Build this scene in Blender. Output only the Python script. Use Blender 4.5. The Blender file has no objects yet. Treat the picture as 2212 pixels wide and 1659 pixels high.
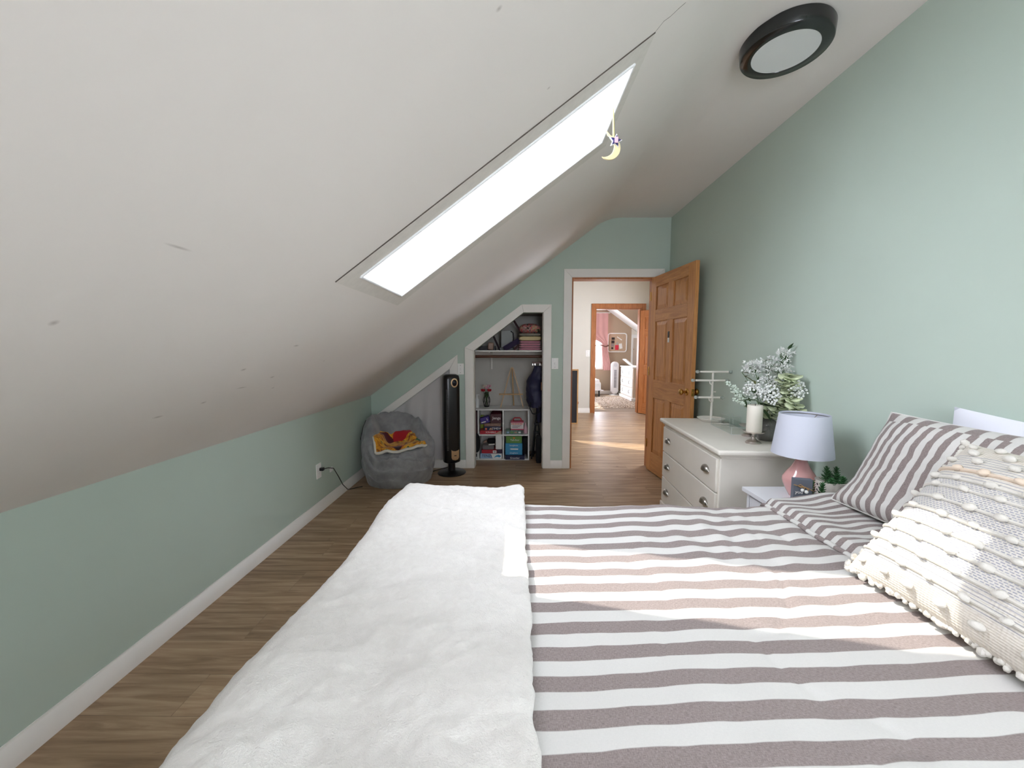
import bpy, math, random
from mathutils import Vector, Matrix, noise
from mathutils.geometry import tessellate_polygon
R = math.radians
S = bpy.context.scene
COL = S.collection
random.seed(11)
V = Vector

# ------------------------------------------------------------------ materials
def lin(r, g, b):
    f = lambda c: (c/255/12.92) if c/255 <= .04045 else ((c/255+.055)/1.055)**2.4
    return (f(r), f(g), f(b), 1)

class NT:
    def __init__(s, name):
        s.m = bpy.data.materials.new(name); s.m.use_nodes = True
        s.t = s.m.node_tree; s.n = s.t.nodes; s.l = s.t.links
        s.p = s.n['Principled BSDF']; s.out = s.n['Material Output']
    def new(s, ty, **kw):
        nd = s.n.new(ty)
        for k, v in kw.items():
            if k == 'i':
                for a, b in v.items():
                    if hasattr(b, 'is_linked') or isinstance(b, bpy.types.NodeSocket): s.l.new(b, nd.inputs[a])
                    else: nd.inputs[a].default_value = b
            else: setattr(nd, k, v)
        return nd
    def math(s, op, a, b=None, c=None):
        nd = s.n.new('ShaderNodeMath'); nd.operation = op
        for k, v in enumerate((a, b, c)):
            if v is None: continue
            if isinstance(v, (int, float)): nd.inputs[k].default_value = v
            else: s.l.new(v, nd.inputs[k])
        return nd.outputs[0]
    def mix(s, fac, a, b):
        nd = s.n.new('ShaderNodeMix'); nd.data_type = 'RGBA'
        for k, v in ((0, fac), (6, a), (7, b)):
            if isinstance(v, (int, float, tuple)): nd.inputs[k].default_value = v
            else: s.l.new(v, nd.inputs[k])
        return nd.outputs[2]
    def coords(s, kind='Object', scale=(1, 1, 1)):
        tc = s.n.new('ShaderNodeTexCoord')
        mp = s.new('ShaderNodeMapping'); mp.inputs['Scale'].default_value = scale
        s.l.new(tc.outputs[kind], mp.inputs['Vector']); return mp.outputs[0]
    def noise(s, vec, scale, detail=3, rough=.5, dist=0):
        nd = s.new('ShaderNodeTexNoise', i={'Scale': scale, 'Detail': detail, 'Roughness': rough, 'Distortion': dist})
        s.l.new(vec, nd.inputs['Vector']); return nd.outputs[0]
    def ramp(s, fac, stops):
        nd = s.new('ShaderNodeValToRGB'); s.l.new(fac, nd.inputs[0]); e = nd.color_ramp.elements
        while len(e) < len(stops): e.new(.5)
        for k, (p, c) in enumerate(stops): e[k].position = p; e[k].color = c
        return nd.outputs[0]
    def bump(s, h, strength, dist=.002):
        b = s.new('ShaderNodeBump', i={'Strength': strength, 'Distance': dist}); s.l.new(h, b.inputs['Height'])
        s.l.new(b.outputs[0], s.p.inputs['Normal'])
    def set(s, **kw):
        for k, v in kw.items():
            k = k.replace('_', ' ')
            if isinstance(v, (int, float, tuple)): s.p.inputs[k].default_value = v
            else: s.l.new(v, s.p.inputs[k])
        return s.m

def plain(name, rgb, rough=.55, metal=0, var=0, vscale=4, bump=0, bscale=60, sheen=0, coat=0, spec=.5):
    t = NT(name); c = lin(*rgb)
    if var or bump: vec = t.coords()
    if var:
        d = tuple(x*(1-var) for x in c[:3])+(1,); l = tuple(min(1, x*(1+var)) for x in c[:3])+(1,)
        t.set(Base_Color=t.ramp(t.noise(vec, vscale, 4), [(.3, d), (.7, l)]))
    else: t.set(Base_Color=c)
    t.set(Roughness=rough, Metallic=metal); t.p.inputs['Specular IOR Level'].default_value = spec
    if sheen: t.set(Sheen_Weight=sheen)
    if coat: t.set(Coat_Weight=coat, Coat_Roughness=.08)
    if bump: t.bump(t.noise(vec, bscale, 4), bump)
    return t.m

def wood(name, c1, c2, axis='Z', rough=.42, fine=1.0):
    t = NT(name); sc = {'X': (.9, 9, 9), 'Y': (9, .9, 9), 'Z': (9, 9, .9)}[axis]
    vec = t.coords('Object', sc)
    a = t.noise(vec, 3.0*fine, 6, .62, 1.4); b = t.noise(vec, 22*fine, 3, .6)
    mid = tuple((x+y)/2 for x, y in zip(lin(*c1), lin(*c2)))
    col = t.ramp(a, [(.3, lin(*c2)), (.5, mid), (.68, lin(*c1))])
    col = t.mix(t.math('MULTIPLY', t.math('SUBTRACT', b, .35), .55), col, tuple(x*.6 for x in lin(*c2)[:3])+(1,))
    t.set(Base_Color=col, Roughness=rough); t.bump(b, .12, .001); return t.m

def stripes(name, period, phase, gray=(143, 131, 128), white=(216, 214, 209), duty=.5, warp=.004):
    t = NT(name); uv = t.n.new('ShaderNodeUVMap').outputs[0]
    sep = t.new('ShaderNodeSeparateXYZ'); t.l.new(uv, sep.inputs[0])
    n = t.noise(uv, 5, 3); y = t.math('ADD', sep.outputs[1], t.math('MULTIPLY', t.math('SUBTRACT', n, .5), warp))
    fr = t.math('FRACT', t.math('ADD', t.math('DIVIDE', y, period), phase+10))
    tri = t.math('ABSOLUTE', t.math('SUBTRACT', fr, .5))
    mask = t.math('MULTIPLY_ADD', t.math('SUBTRACT', duty/2, tri), 40, .5)
    mask.node.use_clamp = True
    mp = t.new('ShaderNodeMapping'); t.l.new(uv, mp.inputs[0]); mp.inputs['Scale'].default_value = (900, 160, 1)
    mq = t.new('ShaderNodeMapping'); t.l.new(uv, mq.inputs[0]); mq.inputs['Scale'].default_value = (130, 900, 1)
    w1 = t.noise(mp.outputs[0], 1, 2); w2 = t.noise(mq.outputs[0], 1, 2); w = t.math('MULTIPLY', t.math('ADD', w1, w2), .5)
    g = t.ramp(w, [(.36, tuple(x*.74 for x in lin(*gray)[:3])+(1,)), (.64, tuple(min(1, x*1.28) for x in lin(*gray)[:3])+(1,))])
    wt = t.ramp(w, [(.36, tuple(x*.93 for x in lin(*white)[:3])+(1,)), (.64, lin(*white))])
    t.set(Base_Color=t.mix(mask, wt, g), Roughness=.9, Sheen_Weight=.15); t.p.inputs['Specular IOR Level'].default_value = .2
    t.bump(w, .25, .0008); return t.m

def clear(name, tint=(250, 252, 252), gl=.1):
    t = NT(name); tr = t.new('ShaderNodeBsdfTransparent', i={0: lin(*tint)}); g = t.new('ShaderNodeBsdfGlossy', i={'Roughness': .03})
    fr = t.new('ShaderNodeLayerWeight', i={0: .5}); f = t.math('MULTIPLY_ADD', t.math('POWER', fr.outputs['Facing'], 4.0), .5, gl*.4)
    mx = t.new('ShaderNodeMixShader'); t.l.new(f, mx.inputs[0]); t.l.new(tr.outputs[0], mx.inputs[1]); t.l.new(g.outputs[0], mx.inputs[2])
    t.l.new(mx.outputs[0], t.out.inputs[0]); return t.m

# ------------------------------------------------------------------ mesh builder
class MB:
    def __init__(s): s.v = []; s.f = []; s.m = []; s.u = []; s.sm = []
    def face(s, idx, m=0, uv=None, smooth=False): s.f.append(tuple(idx)); s.m.append(m); s.u.append(uv); s.sm.append(smooth)
    def add(s, vs): k = len(s.v); s.v.extend(V(p) for p in vs); return k
    def quad(s, a, b, c, d, m=0): k = s.add((a, b, c, d)); s.face((k, k+1, k+2, k+3), m); return s
    def box(s, x0, x1, y0, y1, z0, z1, m=0, mat=None):
        P = [V((x, y, z)) for z in (z0, z1) for y in (y0, y1) for x in (x0, x1)]
        if mat is not None: P = [mat @ p for p in P]
        k = s.add(P)
        for q in ((0, 2, 3, 1), (4, 5, 7, 6), (0, 1, 5, 4), (2, 6, 7, 3), (0, 4, 6, 2), (1, 3, 7, 5)): s.face([k+i for i in q], m)
        return s
    def prism(s, pts, ext, m=0):           # closed polygon of 3D points pushed along ext
        pts = [V(p) for p in pts]; ext = V(ext); n = len(pts); k = s.add(pts); k2 = s.add([p+ext for p in pts])
        for tri in tessellate_polygon([pts]): s.face([k+i for i in tri], m); s.face([k2+i for i in reversed(tri)], m)
        for i in range(n): j = (i+1) % n; s.face((k+i, k2+i, k2+j, k+j), m)
        return s
    def sheet(s, loops, m=0):              # flat polygon with holes
        fl = [V(p) for lp in loops for p in lp]; k = s.add(fl)
        for tri in tessellate_polygon([[V(p) for p in lp] for lp in loops]): s.face([k+i for i in tri], m)
        return s
    def band(s, outer, inner, ext, m=0):   # open strip between two polylines pushed along ext
        for i in range(len(outer)-1): s.prism((outer[i], outer[i+1], inner[i+1], inner[i]), ext, m)
        return s
    def tube(s, pts, r, n=10, m=0, caps=True):
        pts = [V(p) for p in pts]; rs = r if isinstance(r, (list, tuple)) else [r]*len(pts)
        up = None; rings = []
        for i, p in enumerate(pts):
            t = (pts[min(i+1, len(pts)-1)]-pts[max(i-1, 0)]).normalized()
            if up is None: up = t.orthogonal().normalized()
            up = (up-t*up.dot(t)); up = up.normalized() if up.length > 1e-6 else t.orthogonal().normalized()
            b = t.cross(up)
            rings.append(s.add([p+(up*math.cos(2*math.pi*j/n)+b*math.sin(2*math.pi*j/n))*rs[i] for j in range(n)]))
        for a, b in zip(rings, rings[1:]):
            for j in range(n): q = (j+1) % n; s.face((a+j, a+q, b+q, b+j), m, None, True)
        if caps: s.face([rings[0]+j for j in reversed(range(n))], m); s.face([rings[-1]+j for j in range(n)], m)
        return s
    def cyl(s, p0, p1, r0, r1=None, n=20, m=0): return s.tube((p0, p1), [r0, r0 if r1 is None else r1], n, m)
    def lathe(s, prof, c=(0, 0, 0), n=32, m=0, sx=1, sy=1, mat=None):
        rings = []; c = V(c)
        for r, z in prof:
            P = [c+V((max(r, 1e-5)*math.cos(2*math.pi*j/n)*sx, max(r, 1e-5)*math.sin(2*math.pi*j/n)*sy, z)) for j in range(n)]
            if mat is not None: P = [mat @ p for p in P]
            rings.append(s.add(P))
        for a, b in zip(rings, rings[1:]):
            for j in range(n): q = (j+1) % n; s.face((a+j, a+q, b+q, b+j), m, None, True)
        return s
    def ball(s, c, r, n=10, k=6, m=0, sc=(1, 1, 1), jit=0):
        c = V(c); base = len(s.v); rings = []
        for i in range(k+1):
            th = math.pi*i/k; rr = r*math.sin(th)+1e-6
            rings.append(s.add([c+V((rr*math.cos(2*math.pi*j/n)*sc[0], rr*math.sin(2*math.pi*j/n)*sc[1], r*math.cos(th)*sc[2]))*(1+random.uniform(-jit, jit)) for j in range(n)]))
        for a, b in zip(rings, rings[1:]):
            for j in range(n): q = (j+1) % n; s.face((a+j, b+j, b+q, a+q), m, None, True)
        return s
    def grid(s, fn, nu, nv, m=0, uv=None, closeu=False, smooth=True):   # fn(a,b) a,b in 0..1
        k = len(s.v); W = nu if closeu else nu+1
        for j in range(nv+1):
            for i in range(W): s.v.append(V(fn(i/nu, j/nv)))
        for j in range(nv):
            for i in range(nu):
                i2 = (i+1) % W; q = (k+j*W+i, k+j*W+i2, k+(j+1)*W+i2, k+(j+1)*W+i)
                us = None
                if uv: us = [uv(i/nu, j/nv), uv((i+1)/nu, j/nv), uv((i+1)/nu, (j+1)/nv), uv(i/nu, (j+1)/nv)]
                s.face(q, m, us, smooth)
        return s
    def leaf(s, p, d, up, L, w, m=0, bend=.15, n=4):                     # a pointed leaf blade
        p = V(p); d = V(d).normalized(); side = d.cross(V(up)).normalized() if d.cross(V(up)).length > 1e-4 else d.orthogonal().normalized(); nn = side.cross(d)
        k = len(s.v)
        for i in range(n+1):
            t = i/n; ww = w*.5*math.sin(math.pi*min(1, .08+.92*t)**.8) if t < 1 else 0
            c = p+d*(L*t)-nn*(bend*L*t*t)
            s.v += [c-side*ww+nn*ww*.3, c, c+side*ww+nn*ww*.3]
        for i in range(n):
            a = k+3*i; s.face((a, a+1, a+4, a+3), m, None, True); s.face((a+1, a+2, a+5, a+4), m, None, True)
        return s
    def build(s, name, mat, parent=None, loc=None, rotz=0, bevel=0, seg=2, solid=0, label=None, subsurf=0):
        me = bpy.data.meshes.new(name); me.from_pydata([tuple(v) for v in s.v], [], s.f)
        for mm in (mat if isinstance(mat, (list, tuple)) else [mat]): me.materials.append(mm)
        me.polygons.foreach_set('material_index', s.m); me.polygons.foreach_set('use_smooth', s.sm)
        if any(u for u in s.u):
            ul = me.uv_layers.new(name='UVMap'); fl = []
            for f, u in zip(s.f, s.u): fl += [c for p in (u or [(0, 0)]*len(f)) for c in p]
            ul.data.foreach_set('uv', fl)
        me.update(); me.set_sharp_from_angle(angle=R(52)); o = bpy.data.objects.new(name, me); COL.objects.link(o)
        if parent is not None: o.parent = parent
        if loc is not None: o.location = loc
        o.rotation_euler.z = rotz
        if bevel:
            b = o.modifiers.new('bevel', 'BEVEL'); b.width = bevel; b.segments = seg; b.limit_method = 'ANGLE'; b.angle_limit = R(35)
        if solid:
            b = o.modifiers.new('solid', 'SOLIDIFY'); b.thickness = solid; b.offset = -1
        if subsurf:
            b = o.modifiers.new('sub', 'SUBSURF'); b.levels = b.render_levels = subsurf
        if label: o['label'] = label
        return o

def tag(o, label, cat, group=None):
    o['label'] = label; o['category'] = cat; o['kind'] = 'thing'
    if group: o['group'] = group
    return o
def thing(name, label, cat, loc=(0, 0, 0), rotz=0, group=None):
    o = bpy.data.objects.new(name, None); COL.objects.link(o); o.empty_display_size = .05
    o.location = loc; o.rotation_euler.z = rotz; return tag(o, label, cat, group)
def struct(o, label=None):
    o['kind'] = 'structure'
    if label: o['label'] = label
    return o
def lettering(txt, size, mat, parent, loc, rot=(R(90), 0, 0), name='lettering', sx=1, ext=.0006):
    cu = bpy.data.curves.new(name, 'FONT'); cu.body = txt; cu.size = size; cu.align_x = 'CENTER'; cu.align_y = 'CENTER'; cu.extrude = ext; cu.resolution_u = 2
    tmp = bpy.data.objects.new('tmp_text', cu); COL.objects.link(tmp); bpy.context.view_layer.update()
    me = bpy.data.meshes.new_from_object(tmp.evaluated_get(bpy.context.evaluated_depsgraph_get())); bpy.data.objects.remove(tmp); bpy.data.curves.remove(cu)
    me.materials.clear(); me.materials.append(mat)
    o = bpy.data.objects.new(name, me); COL.objects.link(o); o.parent = parent; o.location = loc; o.rotation_euler = rot; o.scale.x = sx
    return o
def copy_tree(o, parent=None):
    c = o.copy(); COL.objects.link(c); c.parent = parent
    for ch in [x for x in bpy.data.objects if x.parent == o]: copy_tree(ch, c)
    return c
def fbm(x, y, z=0, o=3):
    return noise.fractal(V((x, y, z)), 1.0, 2.0, o)
def sstep(a, b, x):
    t = max(0, min(1, (x-a)/(b-a))); return t*t*(3-2*t)

#@MATS
MINT = plain('mint_wall_paint', (190, 205, 193), .62, var=.02, vscale=1.5, bump=.05, bscale=220)
TRIMW = plain('white_trim_paint', (242, 238, 231), .45, var=.02, vscale=6)
WHITE = plain('white_paint', (232, 232, 230), .4)
SHAFT = plain('shaft_white_paint', (244, 245, 245), .6, var=.02, vscale=7)
HALLW = plain('greige_hall_paint', (222, 218, 207), .65, var=.015)
TAN = plain('tan_bedroom_paint', (176, 156, 134), .65)
CLOSETW = plain('closet_wall_paint', (206, 202, 194), .7, var=.03, vscale=5)
DOORV = wood('pine_door_upright_grain', (216, 156, 94), (182, 120, 66), 'Z')
DOORH = wood('pine_door_cross_grain', (212, 153, 92), (178, 117, 64), 'Y')
OAKV = wood('orange_oak_upright_grain', (190, 122, 66), (156, 92, 44), 'Z')
OAKH = wood('orange_oak_cross_grain', (190, 122, 66), (156, 92, 44), 'X')
PALEWOOD = wood('pale_wood', (206, 166, 112), (178, 134, 84), 'Z')
DARKWOOD = wood('dark_rod_wood', (112, 62, 34), (74, 40, 24), 'X')
BRASS = plain('brass', (196, 152, 84), .22, 1)
CHROME = plain('brushed_nickel', (176, 172, 166), .28, 1)
PEWTER = plain('antique_silver', (196, 188, 182), .3, 1)
BLACK = plain('black_plastic', (16, 16, 18), .4)
BLACKM = plain('matt_black_metal', (22, 24, 25), .38, spec=.4)
BLACKF = plain('black_fabric', (20, 20, 24), .9)
DRESS = plain('cream_dresser_paint', (234, 229, 218), .42, var=.02, vscale=9)
GLASS = clear('window_glass')
ACRYL = clear('clear_acrylic', (250, 252, 251), .12); ACRE = plain('acrylic_edge', (208, 216, 212), .2)

def ceiling_mat():
    t = NT('ceiling_paint'); vec = t.coords()
    base = t.ramp(t.noise(vec, 1.3, 4), [(.3, lin(236, 230, 225)), (.7, lin(241, 235, 230))])
    acc = None
    marks = [(-.83, .693, 1.341, .008, .007), (-.874, 1.537, 1.308, .018, .005), (-.994, 1.4, 1.22, .014, .007), (-1.056, 1.661, 1.174, .014, .006), (-1.102, 1.536, 1.14, .03, .004),
             (-1.161, 1.414, 1.096, .014, .006), (-.635, .741, 1.485, .03, .003), (-.032, .783, 1.929, .006, .006), (.091, 1.148, 2.02, .005, .005), (-1.137, 1.79, 1.114, .012, .004), (-1.2, 1.27, 1.067, .02, .006), (-.973, 1.954, 1.235, .006, .004)]
    for x, y, z, a, b in marks:            # old scuffs and knocks in the paint
        d = t.new('ShaderNodeVectorMath', operation='SUBTRACT'); t.l.new(vec, d.inputs[0]); d.inputs[1].default_value = (x, y, z)
        e = t.new('ShaderNodeVectorMath', operation='MULTIPLY'); t.l.new(d.outputs[0], e.inputs[0]); e.inputs[1].default_value = (1/(b*1.3), 1/a, 1/(b*1.3))
        ln = t.new('ShaderNodeVectorMath', operation='LENGTH'); t.l.new(e.outputs[0], ln.inputs[0])
        k = t.math('SUBTRACT', 1.1, ln.outputs['Value']); k.node.use_clamp = True
        acc = k if acc is None else t.math('MAXIMUM', acc, k)
    col = t.mix(t.math('MULTIPLY', acc, .42), base, lin(120, 104, 90))
    t.set(Base_Color=col, Roughness=.75); t.bump(t.noise(vec, 160, 3), .04); return t.m
CEIL = ceiling_mat()

def floor_mat():
    t = NT('oak_plank_floor'); vec = t.coords()
    b = t.new('ShaderNodeTexBrick', offset=.37, i={'Color1': (0, 0, 0, 1), 'Color2': (1, 1, 1, 1), 'Mortar': (.5, .5, .5, 1), 'Scale': 1, 'Mortar Size': .0012, 'Bias': 0, 'Brick Width': 1.22, 'Row Height': .178})
    t.l.new(vec, b.inputs['Vector'])
    off = t.new('ShaderNodeVectorMath', operation='SCALE'); t.l.new(b.outputs['Color'], off.inputs[0]); off.inputs['Scale'].default_value = 7.3
    ad = t.new('ShaderNodeVectorMath', operation='ADD'); t.l.new(vec, ad.inputs[0]); t.l.new(off.outputs[0], ad.inputs[1])
    mp = t.new('ShaderNodeMapping'); t.l.new(ad.outputs[0], mp.inputs[0]); mp.inputs['Scale'].default_value = (1.1, 17, 1)
    g = t.noise(mp.outputs[0], 1.6, 6, .6, .9); g2 = t.noise(mp.outputs[0], 9, 3, .6)
    col = t.ramp(g, [(.30, lin(126, 100, 74)), (.48, lin(172, 143, 111)), (.66, lin(204, 176, 142))])
    col = t.mix(t.math('MULTIPLY', g2, .3), col, lin(112, 86, 62))
    sep = t.new('ShaderNodeSeparateColor'); t.l.new(b.outputs['Color'], sep.inputs[0])
    col = t.mix(t.math('MULTIPLY', sep.outputs[0], .28), col, lin(120, 96, 74))
    kn = t.noise(t.coords('Object', (3, 9, 1)), 1.5, 2, .5, 1.2)
    kf = t.math('MULTIPLY', t.math('SUBTRACT', kn, .68), 9); kf.node.use_clamp = True
    col = t.mix(t.math('MULTIPLY', kf, .6), col, lin(84, 60, 42))
    col = t.mix(t.math('MULTIPLY', b.outputs['Fac'], .35), col, lin(80, 62, 46))
    t.set(Base_Color=col, Roughness=t.math('MULTIPLY_ADD', g2, .2, .3)); t.bump(g2, .08, .001); return t.m
FLOOR = floor_mat()

#@ROOM
XL, XR, D, ZK, ZC, XK = -1.566, 1.605, 4.137, .798, 2.649, .945
YN = -1.35
SD = V((XK-XL, 0, ZC-ZK)).normalized(); SN = V((-SD.z, 0, SD.x)); SLEN = (V((XK, 0, ZC))-V((XL, 0, ZK))).length
def sl(s, y, h=0): return V((XL, y, ZK))+SD*s+SN*h
struct(MB().quad((-2, YN-.05, 0), (4.2, YN-.05, 0), (4.2, 7.98, 0), (-2, 7.98, 0)).build('floor', FLOOR), 'wide grey-brown wood plank floor')
struct(MB().quad((XL, YN, 0), (XL, YN, ZK), (XL, D, ZK), (XL, D, 0)).build('wall_left', MINT), 'low mint green knee wall')
struct(MB().quad((XR, YN, 0), (XR, D, 0), (XR, D, ZC), (XR, YN, ZC)).build('wall_right', MINT), 'tall mint green wall')
H0, H1, Y0, Y1 = 1.268, 2.43, 1.378, 1.859
TB_ = .16; BEND = [V((XK, 0, ZC))-SD*TB_, V((XK, 0, ZC)), V((XK+TB_, 0, ZC))]
ARC = [BEND[0]*(1-t)**2+BEND[1]*2*t*(1-t)+BEND[2]*t*t for t in [i/8 for i in range(9)]]
cm = MB().sheet([[sl(0, YN), sl(SLEN-TB_, YN), sl(SLEN-TB_, D), sl(0, D)], [sl(H0, Y0), sl(H0, Y1), sl(H1, Y1), sl(H1, Y0)], [sl(1.35, -.85), sl(1.35, -.5), sl(2.45, -.5), sl(2.45, -.85)]])
cm.quad((XK+TB_, YN, ZC), (XR, YN, ZC), (XR, D, ZC), (XK+TB_, D, ZC))
cm.grid(lambda a, b: (ARC[round(a*8)].x, YN+(D-YN)*b, ARC[round(a*8)].z), 8, 1)
struct(cm.build('ceiling', CEIL), 'white sloping attic ceiling with a narrow flat strip')
# far wall with openings
def W(x, z, y=D): return V((x, y, z))
far = [(XL, 0), (-1.5, 0), (-1.5, .502), (-.708, 1.083), (-.708, 0), (-.451, 0), (-.451, 1.278), (.081, 1.681), (.293, 1.683), (.293, 0), (.588, 0), (.588, 2.043), (1.46, 2.043), (1.46, 0), (XR, 0), (XR, ZC)]+[(p.x, p.z) for p in reversed(ARC)]+[(XL, ZK)]
struct(MB().prism([W(*p) for p in far], (0, .115, 0)).build('wall_far', MINT), 'mint green gable wall with closet and doorway')
nr = [(XL, 0), (XR, 0), (XR, ZC)]+[(p.x, p.z) for p in reversed(ARC)]+[(XL, ZK)]
wn = (.2, 1.05, 1.0, 2.0)
struct(MB().sheet([[W(x, z, YN) for x, z in nr], [W(wn[0], wn[2], YN), W(wn[0], wn[3], YN), W(wn[1], wn[3], YN), W(wn[1], wn[2], YN)]]).build('wall_near', MINT))
# window frame and pane, for the added near window too
def window(name, x0, x1, z0, z1, y, mull=True):
    w = MB(); t = .05
    w.box(x0, x0+t, y-.05, y+.03, z0, z1).box(x1-t, x1, y-.05, y+.03, z0, z1).box(x0+t, x1-t, y-.05, y+.03, z0, z0+t).box(x0+t, x1-t, y-.05, y+.03, z1-t, z1)
    if mull: w.box(x0+t, x1-t, y-.03, y+.02, (z0+z1)/2-.02, (z0+z1)/2+.02)
    o = struct(w.build(name, WHITE, bevel=.004))
    MB().quad((x0+t, y-.01, z0+t), (x1-t, y-.01, z0+t), (x1-t, y-.01, z1-t), (x0+t, y-.01, z1-t)).build('pane', GLASS, o)
    return o
# skylight: casing, shaft, frame and pane
TEX = plain('textured_casing', (226, 221, 214), .6, var=.04, vscale=40, bump=.35, bscale=60)
ca = MB(); o4 = [(1.208, 1.288), (1.208, 1.955), (2.478, 1.955), (2.478, 1.288)]; i4 = [(H0, Y0), (H0, Y1), (H1, Y1), (H1, Y0)]
for i in range(4):
    j = (i+1) % 4; a, b, c, d = o4[i], o4[j], i4[j], i4[i]; g = .0
    ca.prism([sl(*a, -.003), sl(*b, -.003), sl(*c, -.003), sl(*d, -.003)], SN*.0035)
struct(ca.build('trim_1', TEX), 'flat casing around the skylight')
SH = .34
sh = MB(); lo = [sl(*p, -.003) for p in i4]; hi = [sl(*p, SH) for p in i4]
for i in range(4): j = (i+1) % 4; sh.quad(lo[i], lo[j], hi[j], hi[i])
# small white lip lining the opening
struct(sh.build('wall_skylight_shaft', SHAFT), 'white plastered skylight shaft')
fr = MB(); fi = [(H0+.04, Y0+.045), (H0+.04, Y1-.045), (H1-.04, Y1-.045), (H1-.04, Y0+.045)]
for i in range(4): j = (i+1) % 4; fr.prism([sl(*i4[i], SH-.06), sl(*i4[j], SH-.06), sl(*fi[j], SH-.06), sl(*fi[i], SH-.06)], SN*.09)
w1 = struct(fr.build('window_1', WHITE, bevel=.003), 'narrow skylight set in the sloping ceiling')
MB().quad(*[sl(*p, SH-.01) for p in fi]).build('pane', GLASS, w1)
fl_ = MB()   # thin bead round the opening
for i in range(4): j = (i+1) % 4; fl_.tube([sl(*i4[i], -.003), sl(*i4[j], -.003)], .0065, 8)
struct(fl_.build('trim_2', SHAFT))
gp = MB(); N_ = 40  # dark strip painted for the shade in the joint, then a hairline crack
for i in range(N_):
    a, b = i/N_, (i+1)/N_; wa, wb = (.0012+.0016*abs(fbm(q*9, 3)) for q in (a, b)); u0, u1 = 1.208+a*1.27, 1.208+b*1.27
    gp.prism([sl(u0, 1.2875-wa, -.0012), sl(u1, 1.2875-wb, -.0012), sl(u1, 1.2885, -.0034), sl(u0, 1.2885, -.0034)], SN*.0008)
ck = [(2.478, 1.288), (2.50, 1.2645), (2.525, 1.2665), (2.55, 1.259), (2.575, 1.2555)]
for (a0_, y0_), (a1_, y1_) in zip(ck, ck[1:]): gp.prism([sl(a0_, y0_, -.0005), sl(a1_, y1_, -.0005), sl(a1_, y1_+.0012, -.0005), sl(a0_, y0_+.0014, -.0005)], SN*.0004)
struct(gp.build('trim_7', plain('joint_shade_and_crack_brown', (88, 80, 74), .9)), 'painted shade line of the open joint along the near edge of the skylight casing')
k4 = [(1.35, -.85), (1.35, -.5), (2.45, -.5), (2.45, -.85)]; sh = MB(); w6 = MB(); ki = [(1.38, -.82), (1.38, -.53), (2.42, -.53), (2.42, -.82)]  # unseen extra skylight behind the camera, added to brighten the room
for i in range(4):
    j = (i+1) % 4; sh.quad(sl(*k4[i]), sl(*k4[j]), sl(*k4[j], .14), sl(*k4[i], .14)); w6.prism([sl(*k4[i], .09), sl(*k4[j], .09), sl(*ki[j], .09), sl(*ki[i], .09)], SN*.05)
struct(sh.build('wall_added_skylight_shaft', SHAFT)); w6 = struct(w6.build('window_added_skylight', WHITE)); MB().quad(*[sl(*p, .12) for p in ki]).build('pane', GLASS, w6)
# baseboards
def baseb(name, p0, p1, nrm, h=.088, t=.014):
    p0, p1, nrm = V(p0), V(p1), V(nrm); prof = [(0, 0), (t, 0), (t, h*.74), (t*.72, h*.78), (t*.72, h*.86), (t*.4, h*.9), (t*.35, h), (0, h)]
    m = MB(); m.prism([p0+nrm*a+V((0, 0, b)) for a, b in prof], p1-p0); return struct(m.build(name, TRIMW), 'white painted baseboard')
baseb('baseboard_left', (XL, YN, 0), (XL, D, 0), (1, 0, 0))
baseb('baseboard_right', (XR, D, 0), (XR, YN, 0), (-1, 0, 0))
baseb('baseboard_far', (XL, D, 0), (-.545, D, 0), (0, -1, 0))
baseb('baseboard_middle', (.376, D, 0), (.503, D, 0), (0, -1, 0))
# casings
T = -.018
def pl(ps, y=D): return [W(*p, y) for p in ps]
c1 = MB().band(pl([(-.545, 0), (-.545, 1.313), (.062, 1.765), (.376, 1.765), (.376, 0)]), pl([(-.451, 0), (-.451, 1.278), (.081, 1.681), (.293, 1.683), (.293, 0)]), (0, T, 0))
c1.box(-.451, -.445, D, D+.12, 0, 1.28).box(.287, .293, D, D+.12, 0, 1.683)
struct(c1.build('trim_3', TRIMW, bevel=.004), 'white casing of the closet opening with a slanted corner')
c2 = MB().band(pl([(.503, 0), (.503, 2.13), (1.552, 2.13), (1.552, 0)]), pl([(.588, 0), (.588, 2.043), (1.46, 2.043), (1.46, 0)]), (0, T, 0))
struct(c2.build('trim_4', TRIMW, bevel=.004), 'white casing of the bedroom doorway')
c3 = MB().band(pl([(-1.555, .556), (-.622, 1.239), (-.622, .088)]), pl([(-1.555, .462), (-.708, 1.083), (-.708, .088)]), (0, T, 0))
struct(c3.build('trim_5', TRIMW, bevel=.004), 'white slanted casing of the low eaves opening')
struct(MB().box(.588, .604, D-.005, D+.13, 0, 2.043).box(1.445, 1.46, D-.005, D+.13, 0, 2.043).box(.604, 1.445, D-.005, D+.13, 2.027, 2.043).build('door_frame', OAKV), 'stained wood jamb inside the white casing')
# eaves space behind the curtain
struct(MB().box(-1.56, -.66, D+.9, D+.92, 0, 1.3).box(-.67, -.66, D+.115, D+.9, 0, 1.3).quad((-1.56, D+.1, .5), (-.66, D+.1, 1.15), (-.66, D+.92, 1.15), (-1.56, D+.92, .5)).build('wall_eaves', CLOSETW))
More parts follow.
